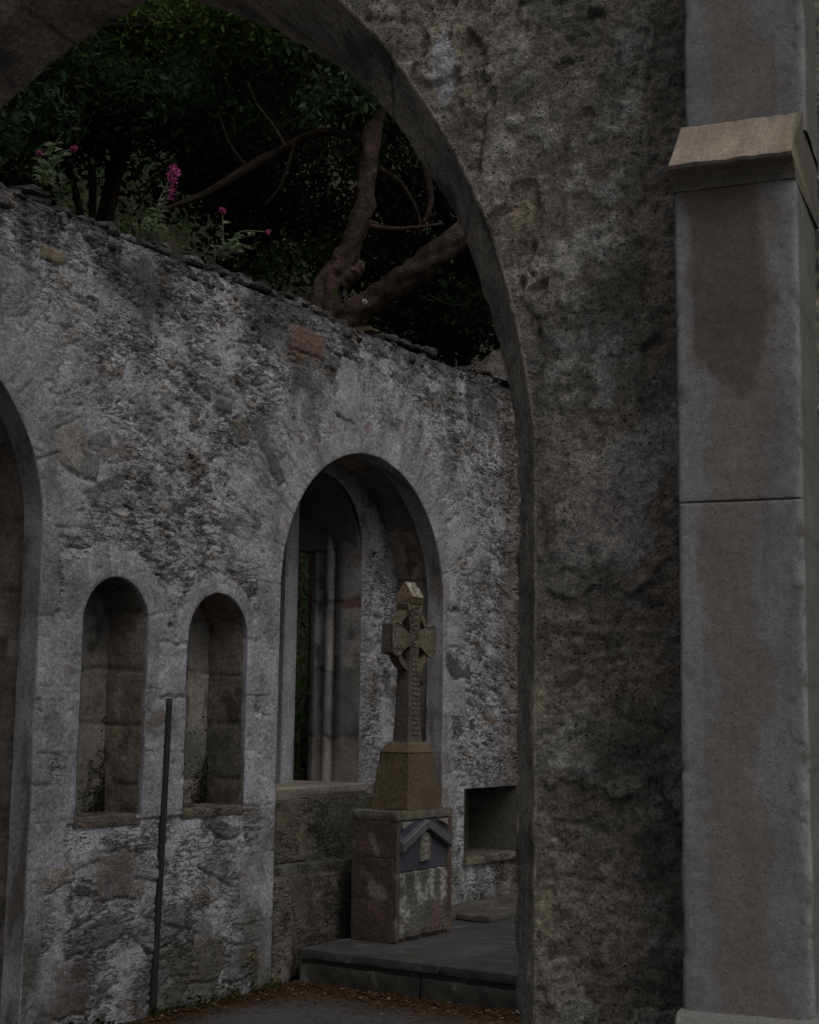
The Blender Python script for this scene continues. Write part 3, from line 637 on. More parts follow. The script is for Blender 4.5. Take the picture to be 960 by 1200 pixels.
# ================================================================== NEAR ARCH WALL
near = empty('arch_wall', Fp(.3, -.35, ZG), 'near dark wall of flaking lime render pierced by a tall pointed arch, with stone buttress', 'wall')
ARC_C, ARC_R, ARC_Z, ARC_AX = -2.69, 2.54, 2.29, -1.96
def arch_path(off, n=120, zb=ZG):
    R = ARC_R + off; th1 = math.acos((ARC_AX - ARC_C) / R)
    js = [(ARC_C + R, zb + (ARC_Z - zb) * k / 110) for k in range(110)]
    arc = [(ARC_C + R * math.cos(t), ARC_Z + R * math.sin(t)) for t in np.linspace(0, th1, n)]
    right = js + arc
    return right + [(2 * ARC_AX - p, q) for p, q in right[::-1][1:]]
FR = .158
def near_face():
    poly = arch_path(FR)
    u, z, Fq, dist = wall_grid(-4.6, 2.0, ZG, 5.3, .0095, [poly])
    n1 = fbm(u * 1.1, z * 1.1, 5, 201); n2 = fbm(u * 3.2, z * 3.2, 5, 202); n3 = fbm(u * 14, z * 14, 4, 203)
    def blob(px, py, rx, ry):                            # a patch of surface given where it is on the wall
        r = ray(px, py); q = J2; t = ((q - CAM[:2]) @ FN) / (r[:2] @ FN); P = CAM + r * t; v0 = (P[:2] - q) @ RT; z0 = P[2]
        return np.exp(-(((u - v0) / (rx / 340)) ** 2 + ((z - z0) / (ry / 340)) ** 2))
    wv = fbm(u * 2.2, z * 2.2, 5, 220); w2 = fbm(u * 2.2 + 9, z * 2.2, 5, 221); w3 = fbm(u * 30, z * 30, 3, 222)
    keepr = .40 * sst(1.75, 2.2, z + .15 * n2) - .1 + .9 * blob(720, 600, 75, 85) + .5 * blob(540, 40, 70, 70) + .4 * blob(690, 250, 60, 130) + .4 * blob(620, 120, 60, 80) \
        + .4 * blob(730, 50, 35, 60) + .6 * blob(700, 900, 60, 40) + .5 * blob(660, 980, 30, 60) + .25 * blob(700, 430, 60, 60) \
        - .5 * blob(785, 250, 24, 100) - .6 * blob(775, 90, 22, 70) - .45 * blob(600, 400, 26, 90) - .6 * blob(690, 130, 30, 22) - .5 * blob(765, 470, 28, 50) - .6 * blob(700, 760, 120, 70)
    f = keepr + .95 * n1 + .75 * n2 + .16 * n3 + .25 * fbm(u * 7, z * 7, 4, 223)
    rend = sst(.27, .33, f); second = sst(.72, .77, f + .4 * fbm(u * 3.5 + 7, z * 3.5, 5, 207))
    hb, colb, idd = rubble(u * .8, z * .8, 400, np.full(u.shape, 1.0))
    f1, f2, i1 = vor(u / .06 + .6 * n2, z / .04 + .6 * n3, 208); f3, f4, i4 = vor(u / .022, z / .018, 209)
    rough = .012 * n3 + .012 * (f2 - f1) * (.3 + i1) + .007 * (f4 - f3) + .004 * w3
    peb = .006 * (f4 - f3) * (.5 + i4) + .008 * n3 + .008 * fbm(u * 5, z * 5, 3, 210) + .004 * w3
    h = lerp(hb * .3 + rough * 1.1 + .010 * fbm(u * 6, z * 11, 4, 211) - .006, .012 + peb + .007 * second, rend)
    h -= .008 * sst(.42, .6, fbm(u * 12, z * 12, 3, 214)) * (1 - .7 * rend); h += .006 * np.exp(-((f - .335) / .03) ** 2)
    base = mixc(np.tile(C3(.195, .175, .148), (len(u), 1)), C3(.26, .22, .185), sst(-.15, .3, fbm(u * 2.5, z * 2.5, 5, 212)))
    base = mixc(base, C3(.125, .125, .102), sst(0, .35, fbm(u * 1.6 + 3, z * 1.6, 5, 213)) * .8)
    base = mixc(base, C3(.27, .25, .225), .6 * (i1 > .8)); base = mixc(base, C3(.10, .094, .08), .6 * (i1 < .2))
    base = base * 1.15
    ren = mixc(np.tile(C3(.225, .208, .178), (len(u), 1)), C3(.34, .325, .295), sst(-.05, .35, n2 + .4 * n3))
    ren = mixc(ren, C3(.29, .235, .20), .8 * np.clip(blob(720, 600, 80, 90) + .6 * blob(540, 40, 60, 50), 0, 1))
    ren = mixc(ren, C3(.40, .39, .37), second * .6)
    ren = mixc(ren, C3(.13, .124, .105), sst(.02, .26, fbm(u * 2.6 + 11, z * 2.2, 6, 215) + .12 * w3) * .75)
    ren = mixc(ren, C3(.08, .076, .066), .7 * sst(.25, .45, fbm(u * 22, z * 22, 3, 224)))
    ren = mixc(ren, C3(.40, .395, .375), .6 * sst(.25, .42, fbm(u * 17 + 4, z * 17, 4, 225)) * sst(-.2, .3, wv))
    col = mixc(base, ren, rend)
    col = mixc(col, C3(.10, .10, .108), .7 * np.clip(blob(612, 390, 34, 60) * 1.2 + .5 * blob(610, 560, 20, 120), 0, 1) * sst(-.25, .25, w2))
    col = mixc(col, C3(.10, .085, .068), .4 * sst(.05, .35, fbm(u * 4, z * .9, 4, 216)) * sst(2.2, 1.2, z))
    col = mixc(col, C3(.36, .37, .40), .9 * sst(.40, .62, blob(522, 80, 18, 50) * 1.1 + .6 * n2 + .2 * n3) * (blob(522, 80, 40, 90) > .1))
    col = col * 1.12
    k = sst(.0, .06, dist); h = h * lerp(.12, 1, k)
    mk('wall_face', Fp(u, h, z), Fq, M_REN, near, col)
near_face()
# back, ends and top of the near wall
TH = .7
ac = Acc(); pb = arch_path(0, 40); cbk = C3(.13, .12, .10); n = len(pb)
outer = [(2.0, q) if p > ARC_AX else (-4.6, q) for p, q in pb]
V = np.vstack([Fp([p for p, q in pb], -TH, [q for p, q in pb]), Fp([p for p, q in outer], -TH, [q for p, q in outer])])
ac.add(V, [[i, i + 1, n + i + 1, n + i] for i in range(n - 1) if (pb[i][0] - ARC_AX) * (pb[i + 1][0] - ARC_AX) > 0], cbk)
apx = max(q for p, q in pb)
ac.add(Fp([-4.6, 2.0, 2.0, -4.6], -TH, [apx - .02, apx - .02, 5.3, 5.3]), [[0, 1, 2, 3]], cbk)
k0 = [i for i in range(n) if pb[i][0] == max(p for p, q in pb)]
ac.add(Fp([-4.6, 2.0, 2.0, -4.6], [-TH, -TH, .01, .01], 5.3), [[0, 1, 2, 3]], cbk)
for v in (-4.6, 2.0): ac.add(Fp([v] * 4, [-TH, .01, .01, -TH], [ZG, ZG, 5.3, 5.3]), [[0, 1, 2, 3]], cbk)
ac.build('wall_back', M_REN, near)
def near_chamfer():
    prof = [(FR + .05, -.035), (FR + .012, -.012), (FR, .003), (FR - .014, -.010), (FR * .85, -.045), (FR * .75, -.075), (FR * .62, -.112), (FR * .5, -.15), (FR * .37, -.187), (FR * .25, -.225), (FR * .12, -.262), (.006, -.296), (0, -.31), (0, -.40), (0, -.5), (0, -.6), (0, -TH)]
    paths = [arch_path(o, 160) for o, e in prof]; n = len(paths[0]); k = len(prof)
    # even samples along the path
    V = np.array(paths).transpose(1, 0, 2).reshape(-1, 2); E = np.tile([e for o, e in prof], n)
    base = np.array(paths[0]); arc = np.r_[0, np.cumsum(np.hypot(*np.diff(base, axis=0).T))]; A = np.repeat(arc, k)
    # subdivide for relief
    low_ = sst(2.9, 1.9, V[:, 1]); wob = .016 * fbm(A * 3, E * 5, 4, 501) + (.010 + .014 * low_) * fbm(A * 11, E * 13, 4, 502) - .006 * sst(.25, .5, fbm(A * 16, E * 16, 3, 506))
    wob = np.where((E > -.011) & (E < .01), wob * .4, wob); wob = np.where(np.tile(np.arange(k) < 2, n), 0, wob)
    cu = V[:, 0] - ARC_AX; sgn = np.sign(cu + 1e-9)
    cz = np.maximum(V[:, 1] - ARC_Z, 0); cc_ = np.where(cu > 0, V[:, 0] - ARC_C, V[:, 0] - (2 * ARC_AX - ARC_C)); nr = np.hypot(cc_, cz)
    U = V[:, 0] + cc_ / nr * wob; Z = V[:, 1] + cz / nr * wob
    blk = np.floor(A / .62 + .3 * (E < -.3)); fr = A / .62 + .3 * (E < -.3) - blk; t = hsh(blk, (E < -.3) * 1.0, 77)
    col = np.stack([lerp(.34, .42, t), lerp(.31, .385, t), lerp(.27, .34, t)], -1) * (1 + .35 * fbm(A * 2, E * 4, 4, 503))[:, None]
    col = mixc(col, C3(.08, .075, .065), .75 * sst(.12, .4, fbm(A * 2.4, E * 3 + 3, 5, 504)))
    col = mixc(col, C3(.05, .045, .04), .8 * (1 - sst(.0, .02, np.minimum(fr, 1 - fr))) * (Z > 2.3))
    col = mixc(col, mixc(np.tile(C3(.26, .24, .205), (len(U), 1)), C3(.40, .37, .32), sst(-.2, .35, fbm(A * 4, E * 7, 5, 507))), low_ * .85)
    mk('arch_moulding', Fp(U, E, Z), grid_faces(n, k, True), M_REN, near, col)
near_chamfer()

# ---- buttress
def buttress():
    def shaft(v0, v1, ef, z0, z1, name, parent, seed, eb=.0, joints=()):
        # U-shaped section: left side, front, right side, with softened arrises
        pr = [(v0, eb)] + [(v0, eb + (ef - eb) * k / 12) for k in range(1, 12)] + [(v0, ef - .012), (v0 + .004, ef - .004), (v0 + .012, ef)]
        nf = int((v1 - v0) / .012); pr += [(v0 + .012 + (v1 - v0 - .024) * k / nf, ef) for k in range(1, nf)]
        pr += [(v1 - .012, ef), (v1 - .004, ef - .004), (v1, ef - .012)] + [(v1, ef - (ef - eb) * k / 12) for k in range(1, 12)] + [(v1, eb)]
        pr = np.array(pr); nz = int((z1 - z0) / .012) + 1
        zz = np.linspace(z0, z1, nz)
        for j_ in joints: zz = np.r_[zz[np.abs(zz - j_) > .008], j_ + np.array([-.007, -.004, -.0025, -.001, .001, .0025, .004, .007])]
        zz = np.sort(zz); nz = len(zz); k = len(pr)
        U = np.tile(pr[:, 0], nz); E = np.tile(pr[:, 1], nz); Z = np.repeat(zz, k)
        edge = np.maximum(0, 1 - np.minimum(np.abs(U - v0), np.abs(U - v1)) / .03) * (E > ef - .05)
        chip = sst(.18, .42, fbm(Z * 9, U * 6, 5, seed + 5)) * edge
        jn = sum((np.exp(-((Z - j) / .0022) ** 2) for j in joints), np.zeros_like(Z))
        E2 = E + np.where(E > ef - .013, .004 * fbm(U * 5, Z * 3, 3, seed) + .0015 * fbm(U * 30, Z * 30, 3, seed + 1) - .014 * chip - .008 * jn, 0)
        U2 = U + np.where(E < ef - .001, .006 * fbm(E * 6, Z * 5, 4, seed + 2) * np.sign(U - v0 - .1), 0)
        vm = (U - v0) / (v1 - v0)
        grey = np.tile(C3(.20, .20, .203), (len(U), 1)) * (1 + .16 * fbm(U * 6, Z * 2.5, 4, seed + 3))[:, None]
        w_ = .10 * fbm(Z * 1.2 + seed, U * 1.5, 4, seed + 6)
        c1 = np.abs(vm - .48 - w_ - .04 * np.sin(Z * 3)); brown = sst(.27, .19, c1 + .30 * fbm(U * 5, Z * 2.2, 5, seed + 7) + .08 * fbm(U * 20, Z * 12, 3, seed + 14))
        grey = mixc(grey, C3(.165, .142, .125), brown * .6)
        big = sst(.24, .19, np.hypot((vm - .46) * .62, np.maximum(0, np.abs(Z - 2.93) - .18) * .8) + .14 * fbm(U * 8, Z * 5, 6, 90, .6)) if joints else 0 * Z
        grey = mixc(grey, C3(.115, .094, .078), big * .9); grey = mixc(grey, C3(.06, .058, .055), jn * .8)
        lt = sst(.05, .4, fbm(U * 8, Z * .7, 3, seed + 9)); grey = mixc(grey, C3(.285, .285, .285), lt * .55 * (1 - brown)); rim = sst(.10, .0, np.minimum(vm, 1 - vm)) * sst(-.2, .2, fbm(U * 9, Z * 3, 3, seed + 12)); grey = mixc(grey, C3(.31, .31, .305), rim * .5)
        drip = sst(.12, .4, fbm(U * 22, Z * 1.1, 4, seed + 15)) * sst(-.2, .3, fbm(U * 4, Z * 1.5, 3, seed + 16)); grey = mixc(grey, C3(.12, .112, .10), drip * .55)
        pit = sst(.22, .40, fbm(U * 26, Z * 26, 3, seed + 10)) * np.maximum(sst(.72, 1.0, vm), .5 * sst(.2, .0, vm)); grey = mixc(grey, C3(.10, .09, .075), pit * .8)
        side = sst(ef - .01, ef - .03, E); grey = mixc(grey, C3(.13, .13, .11), side * .7)  # shade on the side faces, painted as a darker tone
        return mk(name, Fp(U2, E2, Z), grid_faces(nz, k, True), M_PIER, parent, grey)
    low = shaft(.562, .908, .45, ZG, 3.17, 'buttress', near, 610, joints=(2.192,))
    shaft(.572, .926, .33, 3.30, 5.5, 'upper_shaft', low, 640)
    # sloping offset stone with a hollow moulding under its lip
    pr = [(.33, 3.352), (.46, 3.225), (.52, 3.170), (.525, 3.163), (.518, 3.155), (.475, 3.15), (.468, 3.135), (.458, 3.120), (.455, 3.108), (.44, 3.105), (.0, 3.105), (.0, 3.352)]
    n = 34; vv = np.linspace(.561, .9075, n); k = len(pr); V = []; 
    for i, v in enumerate(vv):
        for (e, z) in pr: V.append((v + (.016 * (e - .33) / .19 * -1 if 0 else 0), e, z))
    V = np.array(V); V[:, 0] += np.where(V[:, 1] < .4, .012, 0) * (V[:, 0] > .73) 
    ch = .006 * fbm(V[:, 0] * 20, V[:, 2] * 20, 3, 66); V[:, 1] += np.where(V[:, 1] > .3, ch, 0); V[:, 2] += ch * .5
    Fq = [list(f) for f in grid_faces(n, k, False)] + [list(range(k)), [(n - 1) * k + j for j in range(k)][::-1]] + [[i * k + k - 1, i * k, (i + 1) * k, (i + 1) * k + k - 1] for i in range(n - 1)]
    col = np.tile(C3(.28, .238, .20), (len(V), 1)) * (1 + .45 * fbm(V[:, 0] * 12, V[:, 2] * 12, 4, 67))[:, None]
    col = mixc(col, C3(.25, .22, .11), sst(.86, .92, V[:, 0] + .05 * fbm(V[:, 0] * 9, V[:, 2] * 9, 2, 5)) * .6 * (V[:, 1] > .34))
    col = mixc(col, C3(.13, .12, .10), sst(3.156, 3.14, V[:, 2]) * .85)  # shade under the lip, painted into the colour
    col = mixc(col, C3(.12, .118, .10), .85 * (V[:, 0] > .9065) * (V[:, 1] < .50))  # right end face painted dark to stand for its shade
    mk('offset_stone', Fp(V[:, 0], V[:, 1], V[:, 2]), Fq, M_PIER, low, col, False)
    p = Acc()
    V, Fc = prism([(.45, .806), (.47, .80), (.53, .74), (.53, ZG), (.02, ZG), (.02, .806)], lambda e, z, t: Fp(t, e, z), .545, .93, .008, .004); p.add(V, Fc, C3(.19, .19, .18))
    p.build('plinth', M_PIER, low)
buttress()

# ================================================================== PLATFORM AND MONUMENT
plat = empty('stone_platform', Wp(2.4, -.8, 0), 'low dark paved platform carrying the memorial cross, one step above the ground', 'platform')
ac = Acc(); pv = C3(.055, .055, .056)
def slab(acc, u0, u1, d0, d1, z0, z1, c): nbox(acc, u0, u1, d0, d1, z0, z1, c, .025, .006, .012, None, .3)
sl_ = Acc()
for (u0, u1) in ((1.2, 2.28), (2.285, 3.97)):
    for (d0, d1) in ((-.02, -1.0), (-1.005, -2.1), (-2.105, -3.2)):
        slab(sl_, u0, u1, d1, d0, .145, .20, pv * random.uniform(.8, 1.15))
sl_.build('paving_slab', M_PAVE, plat, True)
st = Acc(); bl(st, 1.235, 1.26 + 2.7, -3.15, -.03, .08, .143, C3(.05, .048, .042), .004, .002)
d = -.03
while d > -3.1:
    L = random.uniform(.6, .95); bl(st, 1.205, 1.7, d - L + .006, d, -.03, .118, C3(.05, .047, .04) * random.uniform(.8, 1.2), .014, .012); d -= L
bl(st, 1.71, 3.95, -3.1, -.05, -.02, .10, C3(.08, .075, .06))
st.build('step', M_PAVE, plat, True)
k = Acc(); bl(k, 2.42, 3.96, -.16, -.015, .203, .27, C3(.095, .085, .07), .01, .012); bl(k, 2.78, 3.94, -.42, -.165, .203, .245, C3(.09, .085, .075), .01, .006); k.build('kerb', M_PAVE, plat, True)

mon = empty('memorial_cross', Wp(1.985, -.245, .2), 'weathered sandstone wheel cross on tapered base and tall red pedestal with gabled plaque', 'monument')
PU0, PU1, PD0, PD1 = 1.657, 2.312, -.41, -.08
def monument():
    red = C3(.082, .06, .05); f = lambda p, q, t: Wp(p, t, q)
    pd = Acc(); zs = [.203, .455, .705, .93]
    for i in range(3):
        nbox(pd, PU0, PU1, PD0 + .02, PD1, zs[i], zs[i + 1], red * random.uniform(.9, 1.1), .014, .005, .004, None, .45)
    # pilasters of the front
    for (u0, u1) in ((PU0 + .001, PU0 + .045), (PU1 - .06, PU1 - .001)):
        nbox(pd, u0, u1, PD0, PD0 + .03, .204, .928, red * 1.05, .012, .004, .006, None, .5)
    nbox(pd, PU0 - .004, PU1 + .004, PD0 - .006, PD1 + .004, .928, .982, C3(.115, .11, .09), .014, .006, .01, None, .3)
    ped = pd.build('pedestal', M_SAND, mon, True)
    g = Acc(); V, Fc = prism(rect(PU0 + .046, PU1 - .061, .62, .925), f, PD0 + .008, PD0 + .03); g.add(V, Fc, C3(.05, .054, .066)); g.build('slate_panel', M_SLATE, ped)
    um = (PU0 + PU1 - .015) / 2; g = Acc()
    for s in (-1, 1):
        e0, e1 = um, um + s * .285
        V, Fc = prism([(e0, .925), (e0, .868), (e1, .735), (e1, .80)][::s], f, PD0 - .035, PD0 + .02, .006, .003); g.add(V, Fc, C3(.088, .09, .10))
    g.build('gable', M_SLATE, ped)
    for s in (-1, 1):
        g = Acc(); V, Fc = prism([(um + s * .15, .915), (um + s * .262, .918), (um + s * .262, .872)][::s], f, PD0 - .012, PD0 + .02, .004, .003); g.add(V, Fc, C3(.2, .19, .17)); g.build('spandrel', M_SAND, ped)
    # small round-headed relief with a standing shape
    ar = arch_poly(um, .058, .79, .665, 10); g = Acc(); V, Fc = prism(ar, f, PD0 - .012, PD0 + .02, .006, .002); g.add(V, Fc, C3(.13, .125, .10)); rel = g.build('relief', M_SAND, ped)
    g = Acc()
    for (cu, cz, r1, r2) in ((0, .80, .018, .02), (0, .745, .026, .045), (-.022, .745, .01, .04), (.022, .745, .01, .04), (0, .69, .03, .022)):
        bm = bmesh.new(); bmesh.ops.create_uvsphere(bm, u_segments=10, v_segments=7, radius=1)
        V = np.array([v.co[:] for v in bm.verts]); Fc = [[v.index for v in q.verts] for q in bm.faces]; bm.free()
        g.add(Wp(um + cu + V[:, 0] * r1, PD0 - .012 + V[:, 1] * .012, cz + V[:, 2] * r2), Fc, C3(.18, .175, .145))
    g.build('figure', M_SAND, ped, True)
    # inscribed tablet, its letters worn past reading
    nu, nz = 60, 70; U, Z = np.meshgrid(np.linspace(PU0 + .05, PU1 - .07, nu), np.linspace(.222, .615, nz), indexing='ij'); U = U.ravel(); Z = Z.ravel()
    lich = fbm(U * 9, Z * 5, 5, 801); l2 = fbm(U * 26, Z * 40, 3, 802)
    e = np.minimum(np.minimum(U - U.min(), U.max() - U), np.minimum(Z - Z.min(), Z.max() - Z))
    D = PD0 - .012 + .035 * (1 - sst(0, .006, e)) * 1.0 - .006 * l2 + .02 * sst(.05, 0, Z - Z.min()) * (fbm(U * 12, U * 0, 3, 9) > 0)
    col = mixc(np.tile(C3(.095, .092, .08), (len(U), 1)), C3(.30, .295, .265), np.clip(sst(.0, .4, lich + .5 * fbm(U * 14, Z * 2, 3, 803) + .3 * l2), 0, 1))
    col = mixc(col, C3(.17, .11, .09), .6 * sst(.1, .4, fbm(U * 5, Z * 5, 3, 804)) * (Z < .4))
    mk('inscription_tablet', Wp(U, D, Z), grid_faces(nu, nz), M_SAND, ped, col)

    och = C3(.10, .08, .056); cu = 2.0; dc = -.255
    def frustum(acc, z0, z1, hu0, hu1, hd0, hd1, c, n=10, seed=1, cd=dc, um=cu):
        # four-sided tapering block with softened arrises
        P = []
        for k in range(n + 1):
            t = k / n; hu = lerp(hu0, hu1, t); hd = lerp(hd0, hd1, t); b_ = .012
            for (a, b) in ((-hu, -hd + b_), (-hu + b_, -hd), (0, -hd), (hu - b_, -hd), (hu, -hd + b_), (hu, 0), (hu, hd - b_), (hu - b_, hd), (0, hd), (-hu + b_, hd), (-hu, hd - b_), (-hu, 0)):
                P.append((um + a, cd + b, lerp(z0, z1, t)))
        P = np.array(P); P += .006 * np.stack([fbm(P[:, 2] * 9, P[:, 1] * 9 + P[:, 0] * 5, 3, seed), fbm(P[:, 2] * 9 + 4, P[:, 0] * 9, 3, seed + 1), np.zeros(len(P))], 1)
        Fc = [[k * 12 + j, k * 12 + (j + 1) % 12, (k + 1) * 12 + (j + 1) % 12, (k + 1) * 12 + j] for k in range(n) for j in range(12)] + [list(range(12))[::-1], [n * 12 + j for j in range(12)]]
        acc.add(Wp(P[:, 0], P[:, 1], P[:, 2]), Fc, c)
    b = Acc(); frustum(b, .984, 1.335, .205, .145, .15, .115, och); frustum(b, 1.336, 1.40, .15, .10, .12, .085, och * 1.15)
    for r in range(0):                                   # shallow ribs worn into the front
        z = 1.03 + r * .042; t = (z - .984) / .351; V, Fc = prism(rect(cu - lerp(.18, .13, t), cu + lerp(.18, .13, t), z, z + .03), f, dc - lerp(.15, .115, t) - .004, dc - .08, .004, .003); b.add(V, Fc, C3(.15, .125, .10))
    b.build('cross_base', M_SAND, mon)
    s = Acc(); frustum(s, 1.39, 1.95, .074, .052, .066, .05, C3(.095, .085, .072), 14, 5)
    # carved panels on the front of the shaft
    z = 1.44; r = random.Random(3)
    for k in range(16):
        t = (z - 1.39) / .56; hw = lerp(.054, .036, t)
        for q in (-1, 1):
            V, Fc = prism([(cu + q * .006, z), (cu + q * hw, z + .006), (cu + q * hw, z + .018), (cu + q * .012, z + .022)][::q], f, dc - lerp(.066, .05, t) - .006, dc, .002, .003); s.add(V, Fc, C3(.12, .115, .10) * r.uniform(.7, 1.2))
        z += .031
    s.build('shaft', M_SAND, mon)
    # wheel head
    zc = 2.045; hd = .046; h = Acc(); hc = C3(.11, .095, .076)
    def arm(poly): V, Fc = prism(poly, f, dc - hd, dc + hd, .007, .003); h.add(V, Fc, hc * random.uniform(.9, 1.1))
    arm([(cu - .055, 1.93), (cu + .055, 1.93), (cu + .05, zc - .09), (cu + .04, zc - .05), (cu + .05, zc + .08), (cu + .072, zc + .15), (cu + .085, 2.28), (cu - .085, 2.28), (cu - .072, zc + .15), (cu - .05, zc + .08), (cu - .04, zc - .05), (cu - .05, zc - .09)])
    for q in (-1, 1):
        arm([(cu + q * .03, zc - .036), (cu + q * .09, zc - .045), (cu + q * .165, zc - .1), (cu + q * .25, zc - .098), (cu + q * .25, zc + .098), (cu + q * .165, zc + .1), (cu + q * .09, zc + .045), (cu + q * .03, zc + .036)][::q])
    head = h.build('cross_head', M_SAND, mon)
    R1, R2, n = .205, .165, 48; V = []; 
    for i in range(n):
        a = 2 * math.pi * i / n
        for (rr, dd) in ((R1, -.032), (R1, .032), (R2, .032), (R2, -.032)): V.append((cu + rr * math.cos(a), dc + dd, zc + rr * math.sin(a)))
    V = np.array(V); Fc = [[i * 4 + j, i * 4 + (j + 1) % 4, ((i + 1) % n) * 4 + (j + 1) % 4, ((i + 1) % n) * 4 + j] for i in range(n) for j in range(4)]
    g = Acc(); g.add(Wp(V[:, 0], V[:, 1], V[:, 2]), Fc, C3(.12, .10, .075)); g.build('wheel_ring', M_SAND, head)
    # raised knotwork: bands, boss, borders
    kn = Acc(); kc = C3(.135, .125, .105); fr = dc - hd
    def band(pts, r=.006):
        V, Fc = tube(Wp([p[0] for p in pts], fr - .001, [p[1] for p in pts]), [r] * len(pts), 6); kn.add(V, Fc, kc)
    th = np.linspace(0, 2 * np.pi, 15)
    for rr in (.022, .042): band([(cu + rr * math.cos(t), zc + rr * math.sin(t)) for t in th])
    for q in (-1, 1):
        for k in range(2):
            x = cu + q * (.165 + .05 * k)
            for ph in (0, math.pi): band([(x + q * (.035 * t / 6.283 * 2 - .035), zc + .06 * math.sin(t + ph)) for t in np.linspace(0, 6.283, 9)], .006)
        band([(cu + q * .155, zc - .09), (cu + q * .243, zc - .09), (cu + q * .243, zc + .09), (cu + q * .155, zc + .09)], .006)
        band([(cu + q * .062, zc + .15), (cu + q * .076, 2.27)], .006)
        for ph in (0, math.pi): pass
    for ph in (0, math.pi): band([(cu + .04 * math.sin(t * 2 + ph), 2.11 + .15 * t / 6.283) for t in np.linspace(0, 6.283, 13)], .006)
    kn.build('knotwork', M_SAND, head, True)
    # house-shaped cap
    cp = Acc(); wu, wd = .072, .058
    V = []
    for u in (-wu, wu): V += [(cu + u, dc - wd * .9, 2.28), (cu + u, dc + wd * .9, 2.28), (cu + u * 1.06, dc + wd * 1.15, 2.315), (cu + u * .8, dc, 2.415), (cu + u * 1.06, dc - wd * 1.15, 2.315)]
    cp.add(Wp([v[0] for v in V], [v[1] for v in V], [v[2] for v in V]), [[0, 1, 2, 3, 4], [9, 8, 7, 6, 5], [0, 5, 6, 1], [1, 6, 7, 2], [2, 7, 8, 3], [3, 8, 9, 4], [4, 9, 5, 0]], C3(.18, .135, .095))
    cap = cp.build('cap', M_SAND, mon)
    w_ = Acc(); V = []; nu, nt_ = 14, 8; U, T = np.meshgrid(np.linspace(-1, 1, nu), np.linspace(0, 1, nt_), indexing='ij'); U = U.ravel(); T = T.ravel()
    wid = lerp(wu * 1.0, wu * .8, T); fz = lerp(2.316, 2.416, T); fd = lerp(-wd * 1.15, 0, T) - .005
    msk = fbm(U * 2, T * 3, 3, 71)
    w_.add(Wp(cu + U * wid, dc + fd - .003 * msk, fz + .003), grid_faces(nu, nt_), mixc(np.tile(C3(.2, .17, .13), (len(U), 1)), C3(.42, .41, .38), sst(-.15, .2, msk)))
    w_.build('lichen', M_SAND, cap)
monument()

# ---- drain pipe on the wall
V, Fc = tube(Wp([.026, .015, 0.0, -.018], [-.004] * 4, [1.645, 1.1, .55, .02]), [.019, .02, .02, .022], 12)
pipe = mk('drain_pipe', V, Fc, M_IRON, None, C3(.028, .028, .03)); tag(pipe, 'thin dark drain pipe running down the pale wall between the two small niches', 'pipe')

# ================================================================== PLANTS ON THE WALL
def valerian(px, py, stems, label, seed, tuft=40):
    """stems: list of (pixel dx, dy of the tip, head size m or 0)"""
    u0, dep = None, None
    r = ray(px, py); q = A2 + DN * .06; t = ((q - CAM[:2]) @ DN) / (r[:2] @ DN); base = CAM + r * t; base[2] = max(base[2], WTOP + .02)
    root = empty('red_valerian', base, label, 'plant', 'pink flowering plants on the wall top')
    rr = random.Random(seed); lp = []; ldir = []
    for (dx, dy, hs) in stems:
        r = ray(px + dx, py + dy); tip = CAM + r * t; tip += np.array([rr.uniform(-.02, .02), rr.uniform(-.05, .05), 0])
        mid = base * .5 + tip * .5 + np.array([(tip[0] - base[0]) * -.15, 0, .03 * abs(dx) / 20])
        V, Fc = tube([base, base * .75 + mid * .25 + np.array([0, 0, .01]), mid, tip], [.006, .005, .0045, .003], 6)
        mk('stem', V, Fc, M_LEAF, root, C3(.16, .2, .12), True)
        for k in range(9):
            s = .12 + .075 * k; p = (base * (1 - s) ** 2 + mid * 2 * s * (1 - s) + tip * s * s)
            for q2 in range(2): lp.append(p); a = rr.uniform(0, 6.28); ldir.append(np.array([math.cos(a), math.sin(a) * .7, rr.uniform(.1, .8)]))
        if hs:
            g = 150 if hs > .03 else 70; v = rng.normal(size=(g, 3)); v /= np.linalg.norm(v, axis=1)[:, None]; v *= rng.random((g, 1)) ** .4
            Pt = tip + v * np.array([hs, hs, hs * (1.7 if hs > .03 else .8)]) 
            if hs > .03:
                V, Fc, K = leaves(tip + np.clip(rng.normal(size=(60, 3)), -1.6, 1.6) * [.015, .015, .025] + np.array([-.005, 0, -.10]), .009, C3(.36, .08, .2), .35, asp=.7); mk('flower_head', V, Fc, M_PETAL, root, K, False)
            V, Fc, K = leaves(Pt, .009, C3(.42, .10, .25), .35, asp=.7); mk('flower_head', V, Fc, M_PETAL, root, K, False)
    for k in range(tuft):
        a = rr.uniform(0, 6.28); lp.append(base + np.array([rr.gauss(0, .035), rr.gauss(0, .03), rr.uniform(0, .06)])); ldir.append(np.array([math.cos(a), math.sin(a), rr.uniform(.0, 1.2)]))
    V = []; Fc = []; K = []
    for p, dd in zip(lp, ldir):
        dd = dd / np.linalg.norm(dd); L = rr.uniform(.035, .075); sd_ = np.cross(dd, [0, 0, 1.]); sd_ /= np.linalg.norm(sd_) + 1e-6; W_ = L * .2; n = len(V); up = np.cross(sd_, dd)
        V += [p, p + dd * L * .5 + sd_ * W_ + up * .004, p + dd * L - np.array([0, 0, L * .25]), p + dd * L * .5 - sd_ * W_ + up * .004]
        Fc.append([n, n + 1, n + 2, n + 3]); c = C3(.32, .38, .25) * rr.uniform(.6, 1.25); K += [c] * 4
    mk('foliage', np.array(V), Fc, M_LEAF, root, np.array(K), False)
